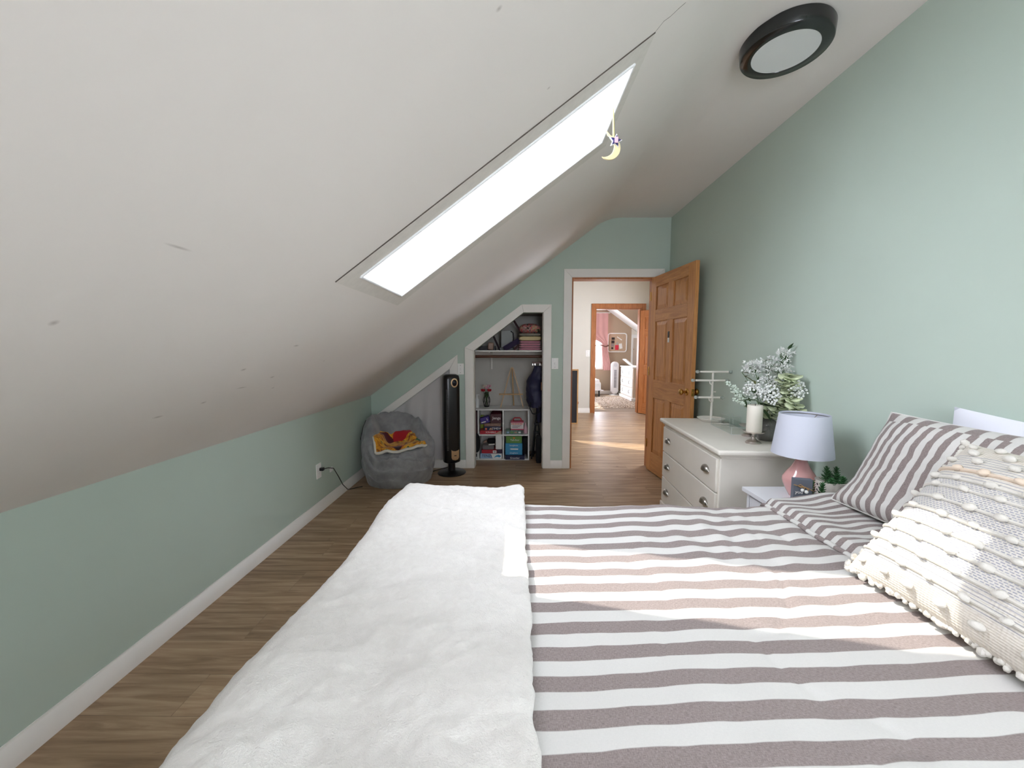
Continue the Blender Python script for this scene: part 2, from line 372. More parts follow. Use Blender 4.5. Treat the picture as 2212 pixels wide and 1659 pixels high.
# closet interior
cl = MB(); YB = 4.86
cl.box(-.82, .42, YB, YB+.02, 0, 1.8).box(-.84, -.82, D+.115, YB+.02, 0, 1.8).box(.40, .42, D+.115, YB, 0, 1.8)
cl.box(-.82, .42, YB-.02, YB, 0, .07)
struct(cl.build('wall_closet', CLOSETW), 'off-white inside of the closet')
struct(MB().box(-.82, .40, D+.115, YB, 1.705, 1.73).build('ceiling_closet', wood('closet_board', (120, 92, 66), (92, 66, 46), 'X')))
struct(MB().quad((-.82, D+.115, 1.13), (.05, D+.115, 1.71), (.05, YB, 1.71), (-.82, YB, 1.13)).build('ceiling_closet_slope', CLOSETW))

#@DOORS
def panel_door(name, w, h, rows, matv, math_, th=.035, base=.01):
    """six panel leaf: local y runs from hinge (0) to lock edge (-w), x is thickness"""
    m = MB(); st = .105; mu = .095; pw = (w-2*st-mu)/2
    ys = [(-st, -st-pw), (-st-pw-mu, -w+st)]
    m.box(-th/2, th/2, -st, 0, base, h).box(-th/2, th/2, -w, -w+st, base, h)
    zs = [base]+[z for r in rows for z in r]+[h]
    for i in range(0, len(zs), 2): m.box(-th/2, th/2, -w+st, -st, zs[i], zs[i+1], 1)
    for z0, z1 in rows:
        m.box(-th/2, th/2, -st-pw-mu, -st-pw, z0, z1)
        for ya, yb in ys:
            m.box(-.006, .006, yb, ya, z0, z1)
            for sg in (-1, 1):
                i, j = .012, .045; A = [V((sg*.006, y, z)) for y, z in ((yb+i, z0+i), (ya-i, z0+i), (ya-i, z1-i), (yb+i, z1-i))]
                B = [V((sg*.0145, y, z)) for y, z in ((yb+j, z0+j), (ya-j, z0+j), (ya-j, z1-j), (yb+j, z1-j))]
                for q in range(4): m.quad(A[q], A[(q+1) % 4], B[(q+1) % 4], B[q])
                m.quad(*B)
                # ogee bead inside the stile
                for (pa, pb) in (((yb, z0), (ya, z0)), ((ya, z0), (ya, z1)), ((ya, z1), (yb, z1)), ((yb, z1), (yb, z0))):
                    m.tube([V((sg*.0135, *pa)), V((sg*.0135, *pb))], .005, 6)
    return m.build(name, [matv, math_], bevel=.002)
rows = [(.215, .80), (.98, 1.58), (1.69, 1.93)]
dm = struct(panel_door('door_1', .82, 2.032, rows, DOORV, DOORH), 'open honey pine door with six panels')
dm.location = (1.431, 4.112, 0); dm.rotation_euler.z = .098
kb = MB()
for sg in (-1, 1):
    mt = Matrix.Translation((sg*.0175, -.755, .925)) @ Matrix.Rotation(sg*math.pi/2, 4, 'Y')
    kb.lathe([(0, 0), (.031, 0), (.031, .004), (.026, .008), (.012, .010), (.011, .034), (.020, .040), (.027, .050), (.027, .060), (.021, .067), (0, .069)], n=24, mat=mt)
kb.build('door_knob', BRASS, dm)
MB().box(-.012, .012, -.8225, -.8195, .895, .955).box(-.006, .006, -.829, -.8195, .915, .935).build('latch_plate', BRASS, dm, bevel=.001)
for z in (.25, 1.02, 1.8): MB().cyl((-.02, .004, z), (-.02, .004, z+.09), .007, n=10).build('hinge', BRASS, dm)
tg = thing('door_tag', 'small black and white tag hanging on the pine door panel', 'tag', (1.431, 4.112, 0), .098)
MB().box(-.0225, -.0178, -.415, -.385, 1.405, 1.465).build('tag_strip', BLACK, tg, bevel=.002)
MB().box(-.0225, -.0178, -.415, -.387, 1.36, 1.403).build('tag_card', WHITE, tg, bevel=.002)
# hall door behind
d2 = struct(panel_door('door_2', .84, 2.06, rows, wood('bright_oak_upright_grain', (222, 150, 92), (190, 116, 62), 'Z'), wood('bright_oak_cross_grain', (218, 147, 90), (186, 113, 60), 'Y')), 'orange oak door standing open in the hall')
d2.location = (2.492, 7.80, 0); d2.rotation_euler.z = .62

#@HALL
HY = 7.855
hz = 2.65
hole = [(-.69, 6.52), (.245, 6.30), (.165, 5.95), (-.58, 6.36)]  # unseen ceiling opening, shaped to throw the sun patch on the hall floor
struct(MB().sheet([[(-1.3, 4.25, hz), (3.0, 4.25, hz), (3.0, HY, hz), (-1.3, HY, hz)], [(x, y, hz) for x, y in hole]]).build('ceiling_hall', HALLW))
struct(MB().box(-1.32, -1.3, 4.25, HY, 0, hz).build('wall_hall_left', HALLW))
hw = (5.2, 6.6, .85, 2.05)  # unseen side window, added to brighten the hall
struct(MB().sheet([[(3.0, 4.25, 0), (3.0, HY, 0), (3.0, HY, hz), (3.0, 4.25, hz)], [(3.0, hw[0], hw[2]), (3.0, hw[1], hw[2]), (3.0, hw[1], hw[3]), (3.0, hw[0], hw[3])]]).build('wall_hall_right', HALLW))
h4 = MB()
for y0, y1, z0, z1 in ((hw[0], hw[0]+.05, hw[2], hw[3]), (hw[1]-.05, hw[1], hw[2], hw[3]), (hw[0], hw[1], hw[2], hw[2]+.05), (hw[0], hw[1], hw[3]-.05, hw[3]), (5.88, 5.92, hw[2], hw[3])): h4.box(2.97, 3.03, y0, y1, z0, z1)
w4 = struct(h4.build('window_added_hall', WHITE)); MB().quad((3.0, hw[0], hw[2]), (3.0, hw[1], hw[2]), (3.0, hw[1], hw[3]), (3.0, hw[0], hw[3])).build('pane', GLASS, w4)
hn = [(-1.3, 0), (-.86, 0), (-.86, 1.8), (.44, 1.8), (.44, 0), (.588, 0), (.588, 2.043), (1.46, 2.043), (1.46, 0), (3.0, 0), (3.0, hz), (-1.3, hz)]
struct(MB().sheet([[W(x, z, 4.256) for x, z in hn]]).build('wall_hall_near', HALLW))
struct(MB().box(-.86, .44, 4.257, 4.9, 1.79, 1.8).box(.43, .44, 4.257, 4.9, 0, 1.79).box(-.86, -.85, 4.257, 4.9, 0, 1.79).box(-.85, .43, 4.885, 4.9, 0, 1.79).build('wall_hall_closet', HALLW))
hf = [(-1.3, 0), (1.601, 0), (1.601, 2.112), (2.497, 2.112), (2.497, 0), (3.0, 0), (3.0, hz), (-1.3, hz)]
struct(MB().prism([W(x, z, HY) for x, z in hf], (0, .12, 0)).build('wall_hall_far', HALLW), 'pale greige hall wall')
baseb('baseboard_hall', (-1.3, HY, 0), (1.516, HY, 0), (0, -1, 0), .1)
hc = MB(); hc.band(pl([(1.516, 0), (1.516, 2.205), (2.6, 2.205), (2.6, 0)], HY), pl([(1.601, 0), (1.601, 2.112), (2.497, 2.112), (2.497, 0)], HY), (0, -.018, 0))
hc.box(1.601, 1.616, HY, HY+.13, 0, 2.112).box(2.482, 2.497, HY, HY+.13, 0, 2.112).box(1.616, 2.482, HY, HY+.13, 2.097, 2.112)
struct(hc.build('trim_6', OAKV, bevel=.003), 'orange oak casing of the second doorway')
# pink bedroom shell
PB = 11.25
CARPET = plain('beige_carpet', (150, 132, 114), .95, var=.1, vscale=60)
struct(MB().quad((.9, 7.98, 0), (4.0, 7.98, 0), (4.0, PB, 0), (.9, PB, 0)).build('floor_bedroom', CARPET))
pw = (1.55, 2.52, .72, 2.1)
struct(MB().sheet([[W(.9, 0, PB), W(4.0, 0, PB), W(4.0, hz, PB), W(.9, hz, PB)], [W(pw[0], pw[2], PB), W(pw[0], pw[3], PB), W(pw[1], pw[3], PB), W(pw[1], pw[2], PB)]]).build('wall_bedroom_far', TAN), 'tan bedroom wall beyond the hall')
struct(MB().sheet([[(.9, 7.98, 0), (.9, PB, 0), (.9, PB, hz), (.9, 7.98, hz)], [(.9, 8.9, .9), (.9, 10.0, .9), (.9, 10.0, 1.9), (.9, 8.9, 1.9)]]).build('wall_bedroom_left', TAN))
w5 = MB()  # unseen left window, added to lift the light in the far bedroom
for y0, y1, z0, z1 in ((8.9, 8.95, .9, 1.9), (9.95, 10.0, .9, 1.9), (8.9, 10.0, .9, .95), (8.9, 10.0, 1.85, 1.9)): w5.box(.87, .93, y0, y1, z0, z1)
w5 = struct(w5.build('window_added_bedroom', WHITE)); MB().quad((.9, 8.9, .9), (.9, 10.0, .9), (.9, 10.0, 1.9), (.9, 8.9, 1.9)).build('pane', GLASS, w5)
struct(MB().box(4.0, 4.02, 7.98, PB, 0, hz).box(.9, 1.6, 7.976, 7.98, 0, hz).box(2.5, 4.0, 7.976, 7.98, 0, hz).build('wall_bedroom_sides', TAN))
struct(MB().quad((.9, 7.98, hz), (4.0, 7.98, hz), (4.0, PB, hz), (.9, PB, hz)).build('ceiling_bedroom', CEIL))
YS = 10.1
struct(MB().quad((2.15, YS, 2.65), (4.0, YS, 1.29), (4.0, PB, 1.43), (2.3, PB, 2.65)).build('ceiling_bedroom_slope', WHITE), 'white sloped soffit')
struct(MB().prism([(2.15, YS, 2.65), (4.0, YS, 1.29), (4.0, YS, 2.65)], (0, -.01, 0)).build('wall_bedroom_upper', TAN))
struct(MB().prism([(3.33, PB-.005, 0), (3.33, PB-.005, 1.9), (4.0, PB-.005, 1.42), (4.0, PB-.005, 0)], (0, -.012, 0)).build('wall_bedroom_recess', HALLW))
window('window_3', *pw, PB)
window('window_added_near', *wn, YN)  # unseen near-wall window, added for fill from behind
baseb('baseboard_bedroom', (.9, PB, 0), (4.0, PB, 0), (0, -1, 0), .1)

# ---- hall things
cb = thing('chalkboard', 'black chalkboard in a thin wood frame standing in the hall', 'chalkboard', (.79, 6.67, 0))
MB().box(-.28, .27, -.008, .008, .02, .93).build('board', plain('slate', (38, 38, 42), .7, var=.15, vscale=8), cb)
MB().box(-.3, -.28, -.012, .012, 0, .955).box(.27, .292, -.012, .012, 0, .955).box(-.28, .27, -.012, .012, .93, .955).box(-.28, .27, -.012, .012, 0, .02).build('frame', PALEWOOD, cb, bevel=.002)
MB().box(.285, .298, -.014, .014, .35, .39).build('clasp', OAKV, cb)
SWP = plain('switch_plate_plastic', (246, 245, 241), .35)
def switch(name, label, loc, w=.072, h=.118):
    t = thing(name, label, 'light switch', loc)
    MB().box(-w/2, w/2, -.006, 0, -h/2, h/2).build('plate', SWP, t, bevel=.002)
    MB().box(-.006, .006, -.016, -.006, -.012, .012).build('toggle', SWP, t, bevel=.002)
    for z in (-.038, .038): MB().cyl((0, -.006, z), (0, -.0075, z), .004, n=8).build('screw', CHROME, t)
    return t
switch('light_switch', 'white light switch on mint wall between closet and doorway', (.418, D, 1.143))
switch('light_switch', 'white light switch on mint wall above the black tower heater', (-.592, D, 1.085))
switch('light_switch', 'white light switch on the hall wall beside the oak door frame', (1.455, HY, 1.215), .085, .13)

#@BEDROOM_THINGS
PINK = plain('pink_curtain_fabric', (204, 154, 152), .9, var=.04, sheen=.3)
cur = thing('window_curtain', 'dusty pink curtain tied back beside the far bedroom window', 'curtain', (2.46, PB-.09, 0))
def curt(a, b):
    z = 2.32-b*1.62; pin = 1.42
    if z > pin: k = sstep(pin, 1.8, z); x0 = -.62*k+.02*(1-k); x1 = .16
    else: k = sstep(pin, .7, z); x0 = .02+.03*k; x1 = .16+.1*k
    x0 = x0 if z > pin else .0+.05*k
    x = x0+(x1-x0)*a
    return (x, -.05+.014*math.sin(a*30)*(.4+.6*abs(a-.5)), z)
MB().grid(curt, 60, 30).build('drape', PINK, cur)
MB().tube([(-.06, -.1, 1.43), (.08, -.12, 1.37), (.17, -.09, 1.40), (.17, .02, 1.43)], .016, 8).build('tie_back', plain('brown_rope', (130, 88, 80), .8), cur)
MB().cyl((-1.0, -.03, 2.33), (.22, -.03, 2.33), .012).build('curtain_rod', WHITE, cur)
FANW = plain('white_plastic', (226, 224, 226), .35)
tf = thing('tower_fan', 'white oscillating tower fan against the tan bedroom wall', 'fan', (2.80, 10.96, 0))
def cap(w, d, z0, z1, rr):        # upright rounded slab
    m = MB(); n = 24; prof = []
    for i in range(13): a = math.pi*i/12; prof.append((w/2*math.cos(a), z1-w/2+w/2*math.sin(a)))
    for i in range(13): a = math.pi+math.pi*i/12; prof.append((w/2*math.cos(a), z0+w/2+w/2*math.sin(a)))
    m.prism([(x, -d/2, z) for x, z in prof], (0, d, 0)); return m
cap(.19, .16, .04, .95, .09).build('body', FANW, tf, bevel=.015, seg=3)
MB().lathe([(0, 0), (.14, 0), (.14, .012), (.05, .03), (.05, .06), (0, .06)]).build('base', FANW, tf)
g = MB()
for i in range(16): g.box(-.035, .035, -.088, -.079, .22+i*.032, .238+i*.032)
g.build('air_grille', plain('grey_vent', (120, 118, 124), .6), tf)
MB().lathe([(.05, 0), (.05, .006), (.04, .008), (0, .008)], mat=Matrix.Translation((0, -.08, .86)) @ Matrix.Rotation(math.pi/2, 4, 'X')).build('control_dial', plain('pale_grey', (206, 206, 212), .3), tf)
bb = thing('bulletin_board', 'white framed bulletin board with photos on the tan wall', 'bulletin board', (2.925, PB-.006, 1.49))
def rrect(w, h, r, n=6):
    return [(sx*(w/2-r)+r*math.cos(a0+math.pi/2*i/n), sz*(h/2-r)+r*math.sin(a0+math.pi/2*i/n)) for sx, sz, a0 in ((1, 1, 0), (-1, 1, math.pi/2), (-1, -1, math.pi), (1, -1, 1.5*math.pi)) for i in range(n+1)]
MB().prism([(x, 0, z) for x, z in rrect(.54, .52, .07)], (0, -.012, 0)).build('cork', plain('tan_cork', (188, 164, 140), .9, var=.1, vscale=60), bb)
o_, i_ = rrect(.56, .555, .08), rrect(.5, .495, .055); o_.append(o_[0]); i_.append(i_[0])
MB().band([V((x, 0, z)) for x, z in o_], [V((x, 0, z)) for x, z in i_], (0, -.025, 0)).build('frame', WHITE, bb, bevel=.004)
def pinned(name, label, x, z, w, h, mat, a=0):
    m = Matrix.Translation((2.925+x, PB-.0195, 1.49+z)) @ Matrix.Rotation(a, 4, 'Y')
    return tag(MB().box(-w/2, w/2, -.001, .001, -h/2, h/2, mat=m).build(name, mat), label, 'photo' if 'photo' in name else 'paper')
DK = plain('dark_print', (40, 32, 34), .4); 
pinned('pinned_photo', 'topmost dark photo pinned on the bulletin board', -.12, .115, .09, .07, DK)
pinned('pinned_photo', 'dark photo with pale figure pinned under the topmost one', -.125, .02, .09, .08, DK)
pinned('pinned_photo', 'pale and dark photo in the pinned column of photos', -.13, -.07, .09, .085, plain('pale_print', (150, 140, 138), .4))
pinned('pinned_photo', 'lowest small photo at the left of the bulletin board', -.14, -.16, .06, .055, DK)
pinned('pinned_paper', 'crimson red card pinned low on the bulletin board', -.01, -.14, .1, .14, plain('crimson', (214, 48, 72), .5))
pinned('pinned_paper', 'white card pinned beside the crimson card', .1, -.1, .085, .15, WHITE, -.15)
pinned('pinned_paper', 'narrow white ribbon pinned slanting across the bulletin board', .06, .12, .17, .025, WHITE, .6)
pinned('pinned_paper', 'small grey ticket pinned at centre of the bulletin board', .0, -.02, .05, .07, plain('ticket', (170, 160, 156), .5))
# white chest of drawers in the far bedroom, drawers to the left
cd = thing('white_chest_of_drawers', 'white chest of three drawers in the far tan bedroom', 'chest of drawers', (3.13, 10.2, 0))
MB().box(-.2, .4, -.55, .55, .07, .82).build('body', plain('shaded_chest_side', (206, 188, 168), .5), cd, bevel=.004)  # beige body colour carries the shade on the white chest's side
MB().box(-.23, .42, -.57, .57, .82, .85).build('top', WHITE, cd, bevel=.004)
MB().box(-.24, .42, -.58, .58, 0, .075).build('plinth', WHITE, cd, bevel=.006)
for k in range(3):
    z0 = .095+k*.24; d = MB().box(-.216, -.2, -.53, .53, z0, z0+.225).build('drawer', WHITE, cd, bevel=.003)
    for y in (-.3, .3): MB().tube([(-.216, y, z0+.08), (-.24, y, z0+.09), (-.24, y, z0+.15), (-.216, y, z0+.16)], .006, 6).build('handle', CHROME, d)
tag(MB().box(-.12, .12, -.15, .15, 0, .02).box(-.1, .13, -.12, .13, .02, .035).build('magazine_pile', plain('paper', (222, 214, 204), .6), loc=(3.1, 9.9, .85), rotz=.3), 'pale papers lying on the white chest in far bedroom', 'papers')
tag(MB().box(-.012, .012, -.17, .17, -.12, .12, mat=Matrix.Rotation(-.9, 4, 'Y')).build('picture_frame', WHITE, loc=(3.02, 10.45, .955)), 'white frame leaning on the chest of drawers', 'picture frame')
# white framed closet door on the recess wall
kd = thing('knee_wall_door', 'white framed little closet door in corner of tan bedroom', 'closet door', (3.53, PB-.02, 0))
MB().box(-.2, -.15, -.02, 0, .1, 1.72).box(.15, .2, -.02, 0, .1, 1.72).box(-.15, .15, -.02, 0, 1.62, 1.72).box(-.15, .15, -.02, 0, .1, .2).build('frame', WHITE, kd, bevel=.004)
MB().box(-.15, .15, -.012, 0, .2, 1.62).build('panel', plain('taupe_panel', (198, 184, 170), .5), kd)
for x in (-.135, .12): MB().ball((x, -.02, 1.3), .012).build('knob', BRASS, kd)
MB().ball((-.02, -.02, 1.12), .016).build('ornament', BRASS, kd)
# bed corner
wb = thing('far_bed', 'corner of white bed under the far bedroom window', 'bed', (1.95, 10.78, 0))
MB().box(-.6, .35, -.42, .4, .18, .42).build('mattress', WHITE, wb, bevel=.05, seg=3)
MB().grid(lambda a, b: (-.62+a*1.02+(.02*math.sin(b*20) if a > .9 else 0), -.46+b*.9, .47+.03*fbm(a*6, b*6, 3) if .05 < b < .95 and a < .93 else .2), 30, 30).build('quilt', plain('white_quilt', (236, 232, 230), .9), wb)
for x in (-.55, .3):
    for y in (-.38, .36): MB().cyl((x, y, 0), (x, y, .2), .02).build('leg', BLACKM, wb)
# shag rug
def shag(a, b): 
    x = 1.2+a*1.66; y = 8.45+b*1.85; e = min(a, 1-a, b, 1-b); return (x+random.uniform(-.008, .008), y+random.uniform(-.008, .008), .005+(.03+random.uniform(-.016, .016))*min(1, e*25))
RUG = NT('shag_rug'); rv = RUG.coords(); RUG.set(Base_Color=RUG.ramp(RUG.noise(rv, 26, 5, .7), [(.34, lin(112, 90, 72)), (.5, lin(196, 178, 160)), (.66, lin(232, 222, 210))]), Roughness=.95)
tag(MB().grid(shag, 150, 120).build('shag_rug', RUG.m), 'mottled beige shag rug on the far bedroom floor', 'rug')
so = thing('wall_socket', 'white wall socket low on the tan bedroom wall', 'outlet', (3.08, PB, .41))
MB().box(-.035, .035, -.006, 0, -.06, .06).build('plate', SWP, so, bevel=.002)
tag(MB().tube([(3.08, PB-.02, .39), (3.06, PB-.08, .3), (3.1, PB-.1, .2), (3.0, PB-.12, .12), (2.92, PB-.15, .02)], .006, 6).build('fan_cord', BLACK), 'dark cord drooping from the socket to the white fan', 'cord')

#@LIGHTFIX
lf = thing('ceiling_light', 'round black flush-mount light on the flat ceiling strip', 'ceiling light', (1.178, 1.828, ZC))
MB().lathe([(0, 0), (.172, 0), (.172, -.006), (.176, -.008), (.172, -.055), (.168, -.060), (.128, -.061), (.126, -.056), (0, -.056)], n=64).build('housing', plain('black_enamel', (14, 17, 17), .22, coat=.5), lf)
MB().lathe([(0, -.058), (.06, -.0585), (.127, -.0595)], n=64).build('diffuser', plain('frosted_diffuser', (232, 234, 233), .35), lf)
# moon ornament hanging from a hook in the skylight shaft
CREAM = plain('cream_painted_wood', (226, 210, 160), .6)
mo = thing('moon_ornament', 'cream crescent moon with a navy star hanging from skylight', 'ornament', (.378, 1.595, 2.085))
mo.rotation_euler.z = .1
a0 = []; n_ = 22                       # outer arc, then the smaller offset arc back
for i in range(n_+1): a = R(96-i*226/n_); a0.append((.045*math.cos(a), .045*math.sin(a)))
e1, e0 = V((*a0[-1], 0)), V((*a0[0], 0)); ic = V((-.022, .0065, 0)); ri = (e0-ic).length
b0, b1 = math.atan2(e1.y-ic.y, e1.x-ic.x), math.atan2(e0.y-ic.y, e0.x-ic.x)
for i in range(1, n_): a = b0+(b1-b0)*i/n_; a0.append((ic.x+ri*math.cos(a), ic.y+ri*math.sin(a)))
MB().prism([(x-.012, 0, z-.004) for x, z in a0], (0, .006, 0)).build('crescent', CREAM, mo, bevel=.001)
st = []
for i in range(10): r = .021 if i % 2 == 0 else .0095; a = R(80+36*i); st.append((.012+r*math.cos(a), -.006, .022+r*math.sin(a)))
MB().prism(st, (0, .005, 0)).build('star', plain('navy_paint', (44, 40, 96), .5), mo)
st2 = [(.012+(p[0]-.012)*1.35, -.001, .022+(p[2]-.022)*1.35) for p in st]
MB().prism(st2, (0, .004, 0)).build('star_border', WHITE, mo)
MB().box(.006, .02, -.0075, -.006, .012, .034).build('star_patch', plain('pink_paint', (224, 176, 186), .5), mo)
MB().tube([(.004, 0, .030), (.002, .002, .1), (.0, .004, .165)], .003, 6).build('ribbon', plain('yellow_ribbon', (232, 212, 120), .7), mo)
MB().prism([(.004, 0, .03), (-.03, 0, .064), (-.02, 0, .04)], (0, .003, 0)).build('tail', CREAM, mo)
MB().tube([(.0, .004, .165), (-.008, .004, .172), (.0, .004, .178), (.012, .004, .176)], .0025, 6).build('hook', CHROME, mo)

#@LEFT
ou = thing('wall_outlet', 'white wall outlet low on the mint knee wall', 'outlet', (XL, 2.978, .333))
MB().box(0, .006, -.036, .036, -.058, .058).build('plate', SWP, ou, bevel=.002)
rc = MB()
for z in (-.02, .02): rc.box(.006, .009, -.016, .016, z-.013, z+.013)
rc.build('receptacle', SWP, ou, bevel=.003)
pc = thing('power_cord', 'black plug and cord running from outlet to the grey bean bag', 'cord', (XL, 2.985, .345))
MB().box(.009, .04, -.012, .016, -.012, .012).build('plug', BLACK, pc, bevel=.004)
MB().tube([(.035, .005, 0), (.05, .05, -.004), (.06, .12, -.03), (.05, .22, -.13), (.04, .32, -.24), (.035, .42, -.32), (.04, .47, -.338), (.07, .52, -.341), (.12, .55, -.341)], .0035, 8).build('cord', BLACK, pc)
MB().box(.052, .055, .07, .115, -.05, -.012).build('cord_tag', WHITE, pc)
# curtain over the eaves opening
wc = thing('eaves_curtain', 'white cloth curtain closing the low slanted eaves opening', 'curtain', (0, D+.03, 0))
def ec(a, b):
    x = -1.49+a*.775; zt = .502+(x+1.5)*.7335+.03; z = .085+(zt-.085)*b
    return (x, .012*math.sin(a*24+.5*math.sin(b*4))+.012*fbm(a*4, b*3, 9), z)
MB().grid(ec, 70, 30).build('cloth', plain('white_curtain_cloth', (206, 202, 200), .9, var=.02), wc)
MB().tube([(-1.49, .0, .532), (-.715, .0, 1.10)], .004, 6).build('curtain_wire', CHROME, wc)
# bean bag
def fabric_grey():
    t = NT('grey_velour'); v = t.coords(); n = t.noise(v, 9, 4, .6); f = t.noise(v, 120, 2)
    t.set(Base_Color=t.ramp(n, [(.3, lin(126, 126, 128)), (.7, lin(160, 160, 161))]), Roughness=.85, Sheen_Weight=.4); t.bump(t.math('ADD', t.math('MULTIPLY', f, .3), n), .3, .004); return t.m
BAGM = fabric_grey()
bc = (-1.165, 3.765)
bg = thing('bean_bag_chair', 'charcoal grey velour bean bag chair in the far left corner', 'bean bag', (*bc, 0))
def bag(a, b):
    th = 2*math.pi*a; c, s = math.cos(th), math.sin(th)
    back = (1-math.cos(th-R(-62)))/2       # 0 at the open front, 1 behind
    bk = sstep(.16, .66, back); H = .315+.335*bk*(.84+.16*sstep(-.6, .6, -c))
    if b < .10: rr = b/.10*.86; z = 0.0
    elif b < .55: k = (b-.10)/.45; rr = .86+.15*math.sin(k*math.pi*.85)-.04*k; z = H*.86*k
    elif b < .70: k = (b-.55)/.15; th2 = k*math.pi/2; rr = .87-.20*math.sin(th2)*.9; z = H*(.86+.14*math.sin(th2))
    else:
        k = (b-.70)/.30; rr = .69*(1-k); z = H+(.31-H)*sstep(0, .62, k)
    wr = .020*fbm(c*2.2, s*2.2, b*5)+.004*fbm(c*5, s*5, b*9)-.012*max(0, 1-6*abs(fbm(c*1.7+4, s*1.7, b*3.5)))+.009*math.sin(b*38+3*c+2*fbm(c, s, 4))*sstep(.12, .3, b)*(1-sstep(.55, .7, b))
    x = rr*.355*c; y = rr*.335*s; lean = .10*bk*sstep(.3, .6, b)*(1-sstep(.7, 1, b))
    return (x*(1+wr*2)-lean*.3, y*(1+wr*2)+lean*.5, max(.001, z+wr*1.2*(b > .10)))
MB().grid(bag, 120, 90, closeu=True).build('bag', BAGM, bg)
SEAM = plain('dark_seam', (52, 52, 54), .9)
for th in (R(196), R(60), R(120)):
    MB().tube([V(bag(th/2/math.pi, b))*1.006 for b in [.14+.05*i for i in range(10)]], .0035, 6).build('seam_piping', SEAM, bg)
# sunflower blanket on the seat
def sunflower():
    t = NT('sunflower_fleece'); uv = t.n.new('ShaderNodeUVMap').outputs[0]
    n = t.noise(uv, 9, 2, .5, .8)
    col = t.ramp(n, [(.30, lin(84, 24, 30)), (.38, lin(168, 96, 20)), (.5, lin(232, 160, 36)), (.64, lin(240, 186, 70)), (.72, lin(60, 96, 52)), (.8, lin(30, 52, 30))])
    def disc(cx, cy, r, c, prev, sx=1, sy=1):
        d = t.new('ShaderNodeVectorMath', operation='SUBTRACT'); t.l.new(uv, d.inputs[0]); d.inputs[1].default_value = (cx, cy, 0)
        e = t.new('ShaderNodeVectorMath', operation='MULTIPLY'); t.l.new(d.outputs[0], e.inputs[0]); e.inputs[1].default_value = (1/sx, 1/sy, 0)
        l = t.new('ShaderNodeVectorMath', operation='LENGTH'); t.l.new(e.outputs[0], l.inputs[0])
        jag = t.math('ADD', l.outputs['Value'], t.math('MULTIPLY', t.noise(uv, 26, 2), .05))
        k = t.math('MULTIPLY', t.math('SUBTRACT', r+.025, jag), 60); k.node.use_clamp = True
        return t.mix(k, prev, c)
    for cx, cy, r, c, sx, sy in ((.42, .22, .135, lin(150, 40, 24), 1, 1.8), (.43, .2, .112, lin(226, 104, 30), 1, 1.8), (.41, .17, .1, lin(50, 14, 18), 1, 1.8), (.62, .92, .15, lin(172, 22, 34), 1.5, 1), (.9, .32, .10, lin(52, 92, 50), 1, 1.4), (.3, .9, .1, lin(90, 22, 34), 1.4, 1)): col = disc(cx, cy, r, c, col, sx, sy)
    t.set(Base_Color=col, Roughness=.9, Sheen_Weight=.2); return t.m
SUNF = sunflower(); FLEECE = plain('cream_fleece', (226, 220, 206), .95, sheen=.3)
sb = thing('sunflower_blanket', 'folded yellow and red sunflower blanket on the bean bag seat', 'blanket', (bc[0], bc[1], 0))
def bagz(x, y):
    th = math.atan2(y/.335, x/.355); r = math.hypot(x/.355, y/.335); back = (1-math.cos(th-R(-62)))/2
    bk = sstep(.16, .66, back); H = .315+.335*bk*(.84+.16*sstep(-.6, .6, -math.cos(th)))
    if r < .69: return H+(.31-H)*sstep(0, .62, 1-r/.69)
    return H*(1-.14*min(1, ((r-.69)/.18))**2)-max(0, r-.87)*1.2
def bl(h):
    def g(a, b):
        f, sd2 = V((.469, -.883)), V((.883, .469)); w = (a-.47)*.49; l = .215-.17*abs(a-.36)-(.33-.10*abs(a-.36))*b+.012*math.sin(a*9)
        x = f.x*l+sd2.x*w-.01; y = f.y*l+sd2.y*w
        return (x, y, min(bagz(x, y), .322+.085*b+.05*sstep(.35, 0, a))+h+.014*fbm(a*4, b*4, 2)+.008*math.sin(a*11)*(1-b)-(.012*(1-sstep(0, .12, b))))
    return g
MB().grid(bl(.052), 40, 24, uv=lambda a, b: (a, b)).build('printed_side', SUNF, sb)
MB().grid(bl(.026), 40, 24).build('fleece_side', FLEECE, sb)
MB().tube([bl(.036)(i/20, 0) for i in range(21)], .014, 8).tube([bl(.036)(0, i/12) for i in range(13)], .013, 8).build('hem', FLEECE, sb)
# black tower heater
hx = thing('tower_heater', 'tall black tower heater with gold accents on round base', 'heater', (-.672, 3.965, 0), R(24))
def rsec(w, d, z, r=.03, n=5): return [V((x, y, z)) for x, y in rrect(w, d, r, n)]
def loft(secs):
    m = MB(); ks = [m.add(q) for q in secs]; n = len(secs[0])
    for a, b in zip(ks, ks[1:]):
        for j in range(n): q = (j+1) % n; m.face((a+j, a+q, b+q, b+j), 0, None, True)
    m.face([ks[0]+j for j in reversed(range(n))]); m.face([ks[-1]+j for j in range(n)]); return m
HB = plain('heater_black', (13, 13, 15), .3, coat=.2)
loft([rsec(.12, .10, .115, .04), rsec(.168, .14, .128, .05), rsec(.172, .145, .15, .05), rsec(.172, .145, .99, .05), rsec(.16, .135, 1.025, .048), rsec(.11, .09, 1.04, .04)]).build('body', HB, hx)
MB().lathe([(0, 0), (.145, 0), (.148, .006), (.14, .014), (.05, .024), (.038, .03), (.036, .12), (0, .12)], n=48).build('base', HB, hx)
GOLD = plain('rose_gold', (206, 170, 132), .35, .7)
for_ = Matrix.Translation((.02, -.0705, .955)) @ Matrix.Rotation(math.pi/2, 4, 'X')
MB().lathe([(.036, 0), (.036, .006), (.026, .007), (.026, 0)], n=32, mat=for_, sy=1.3).build('dial_ring', GOLD, hx)
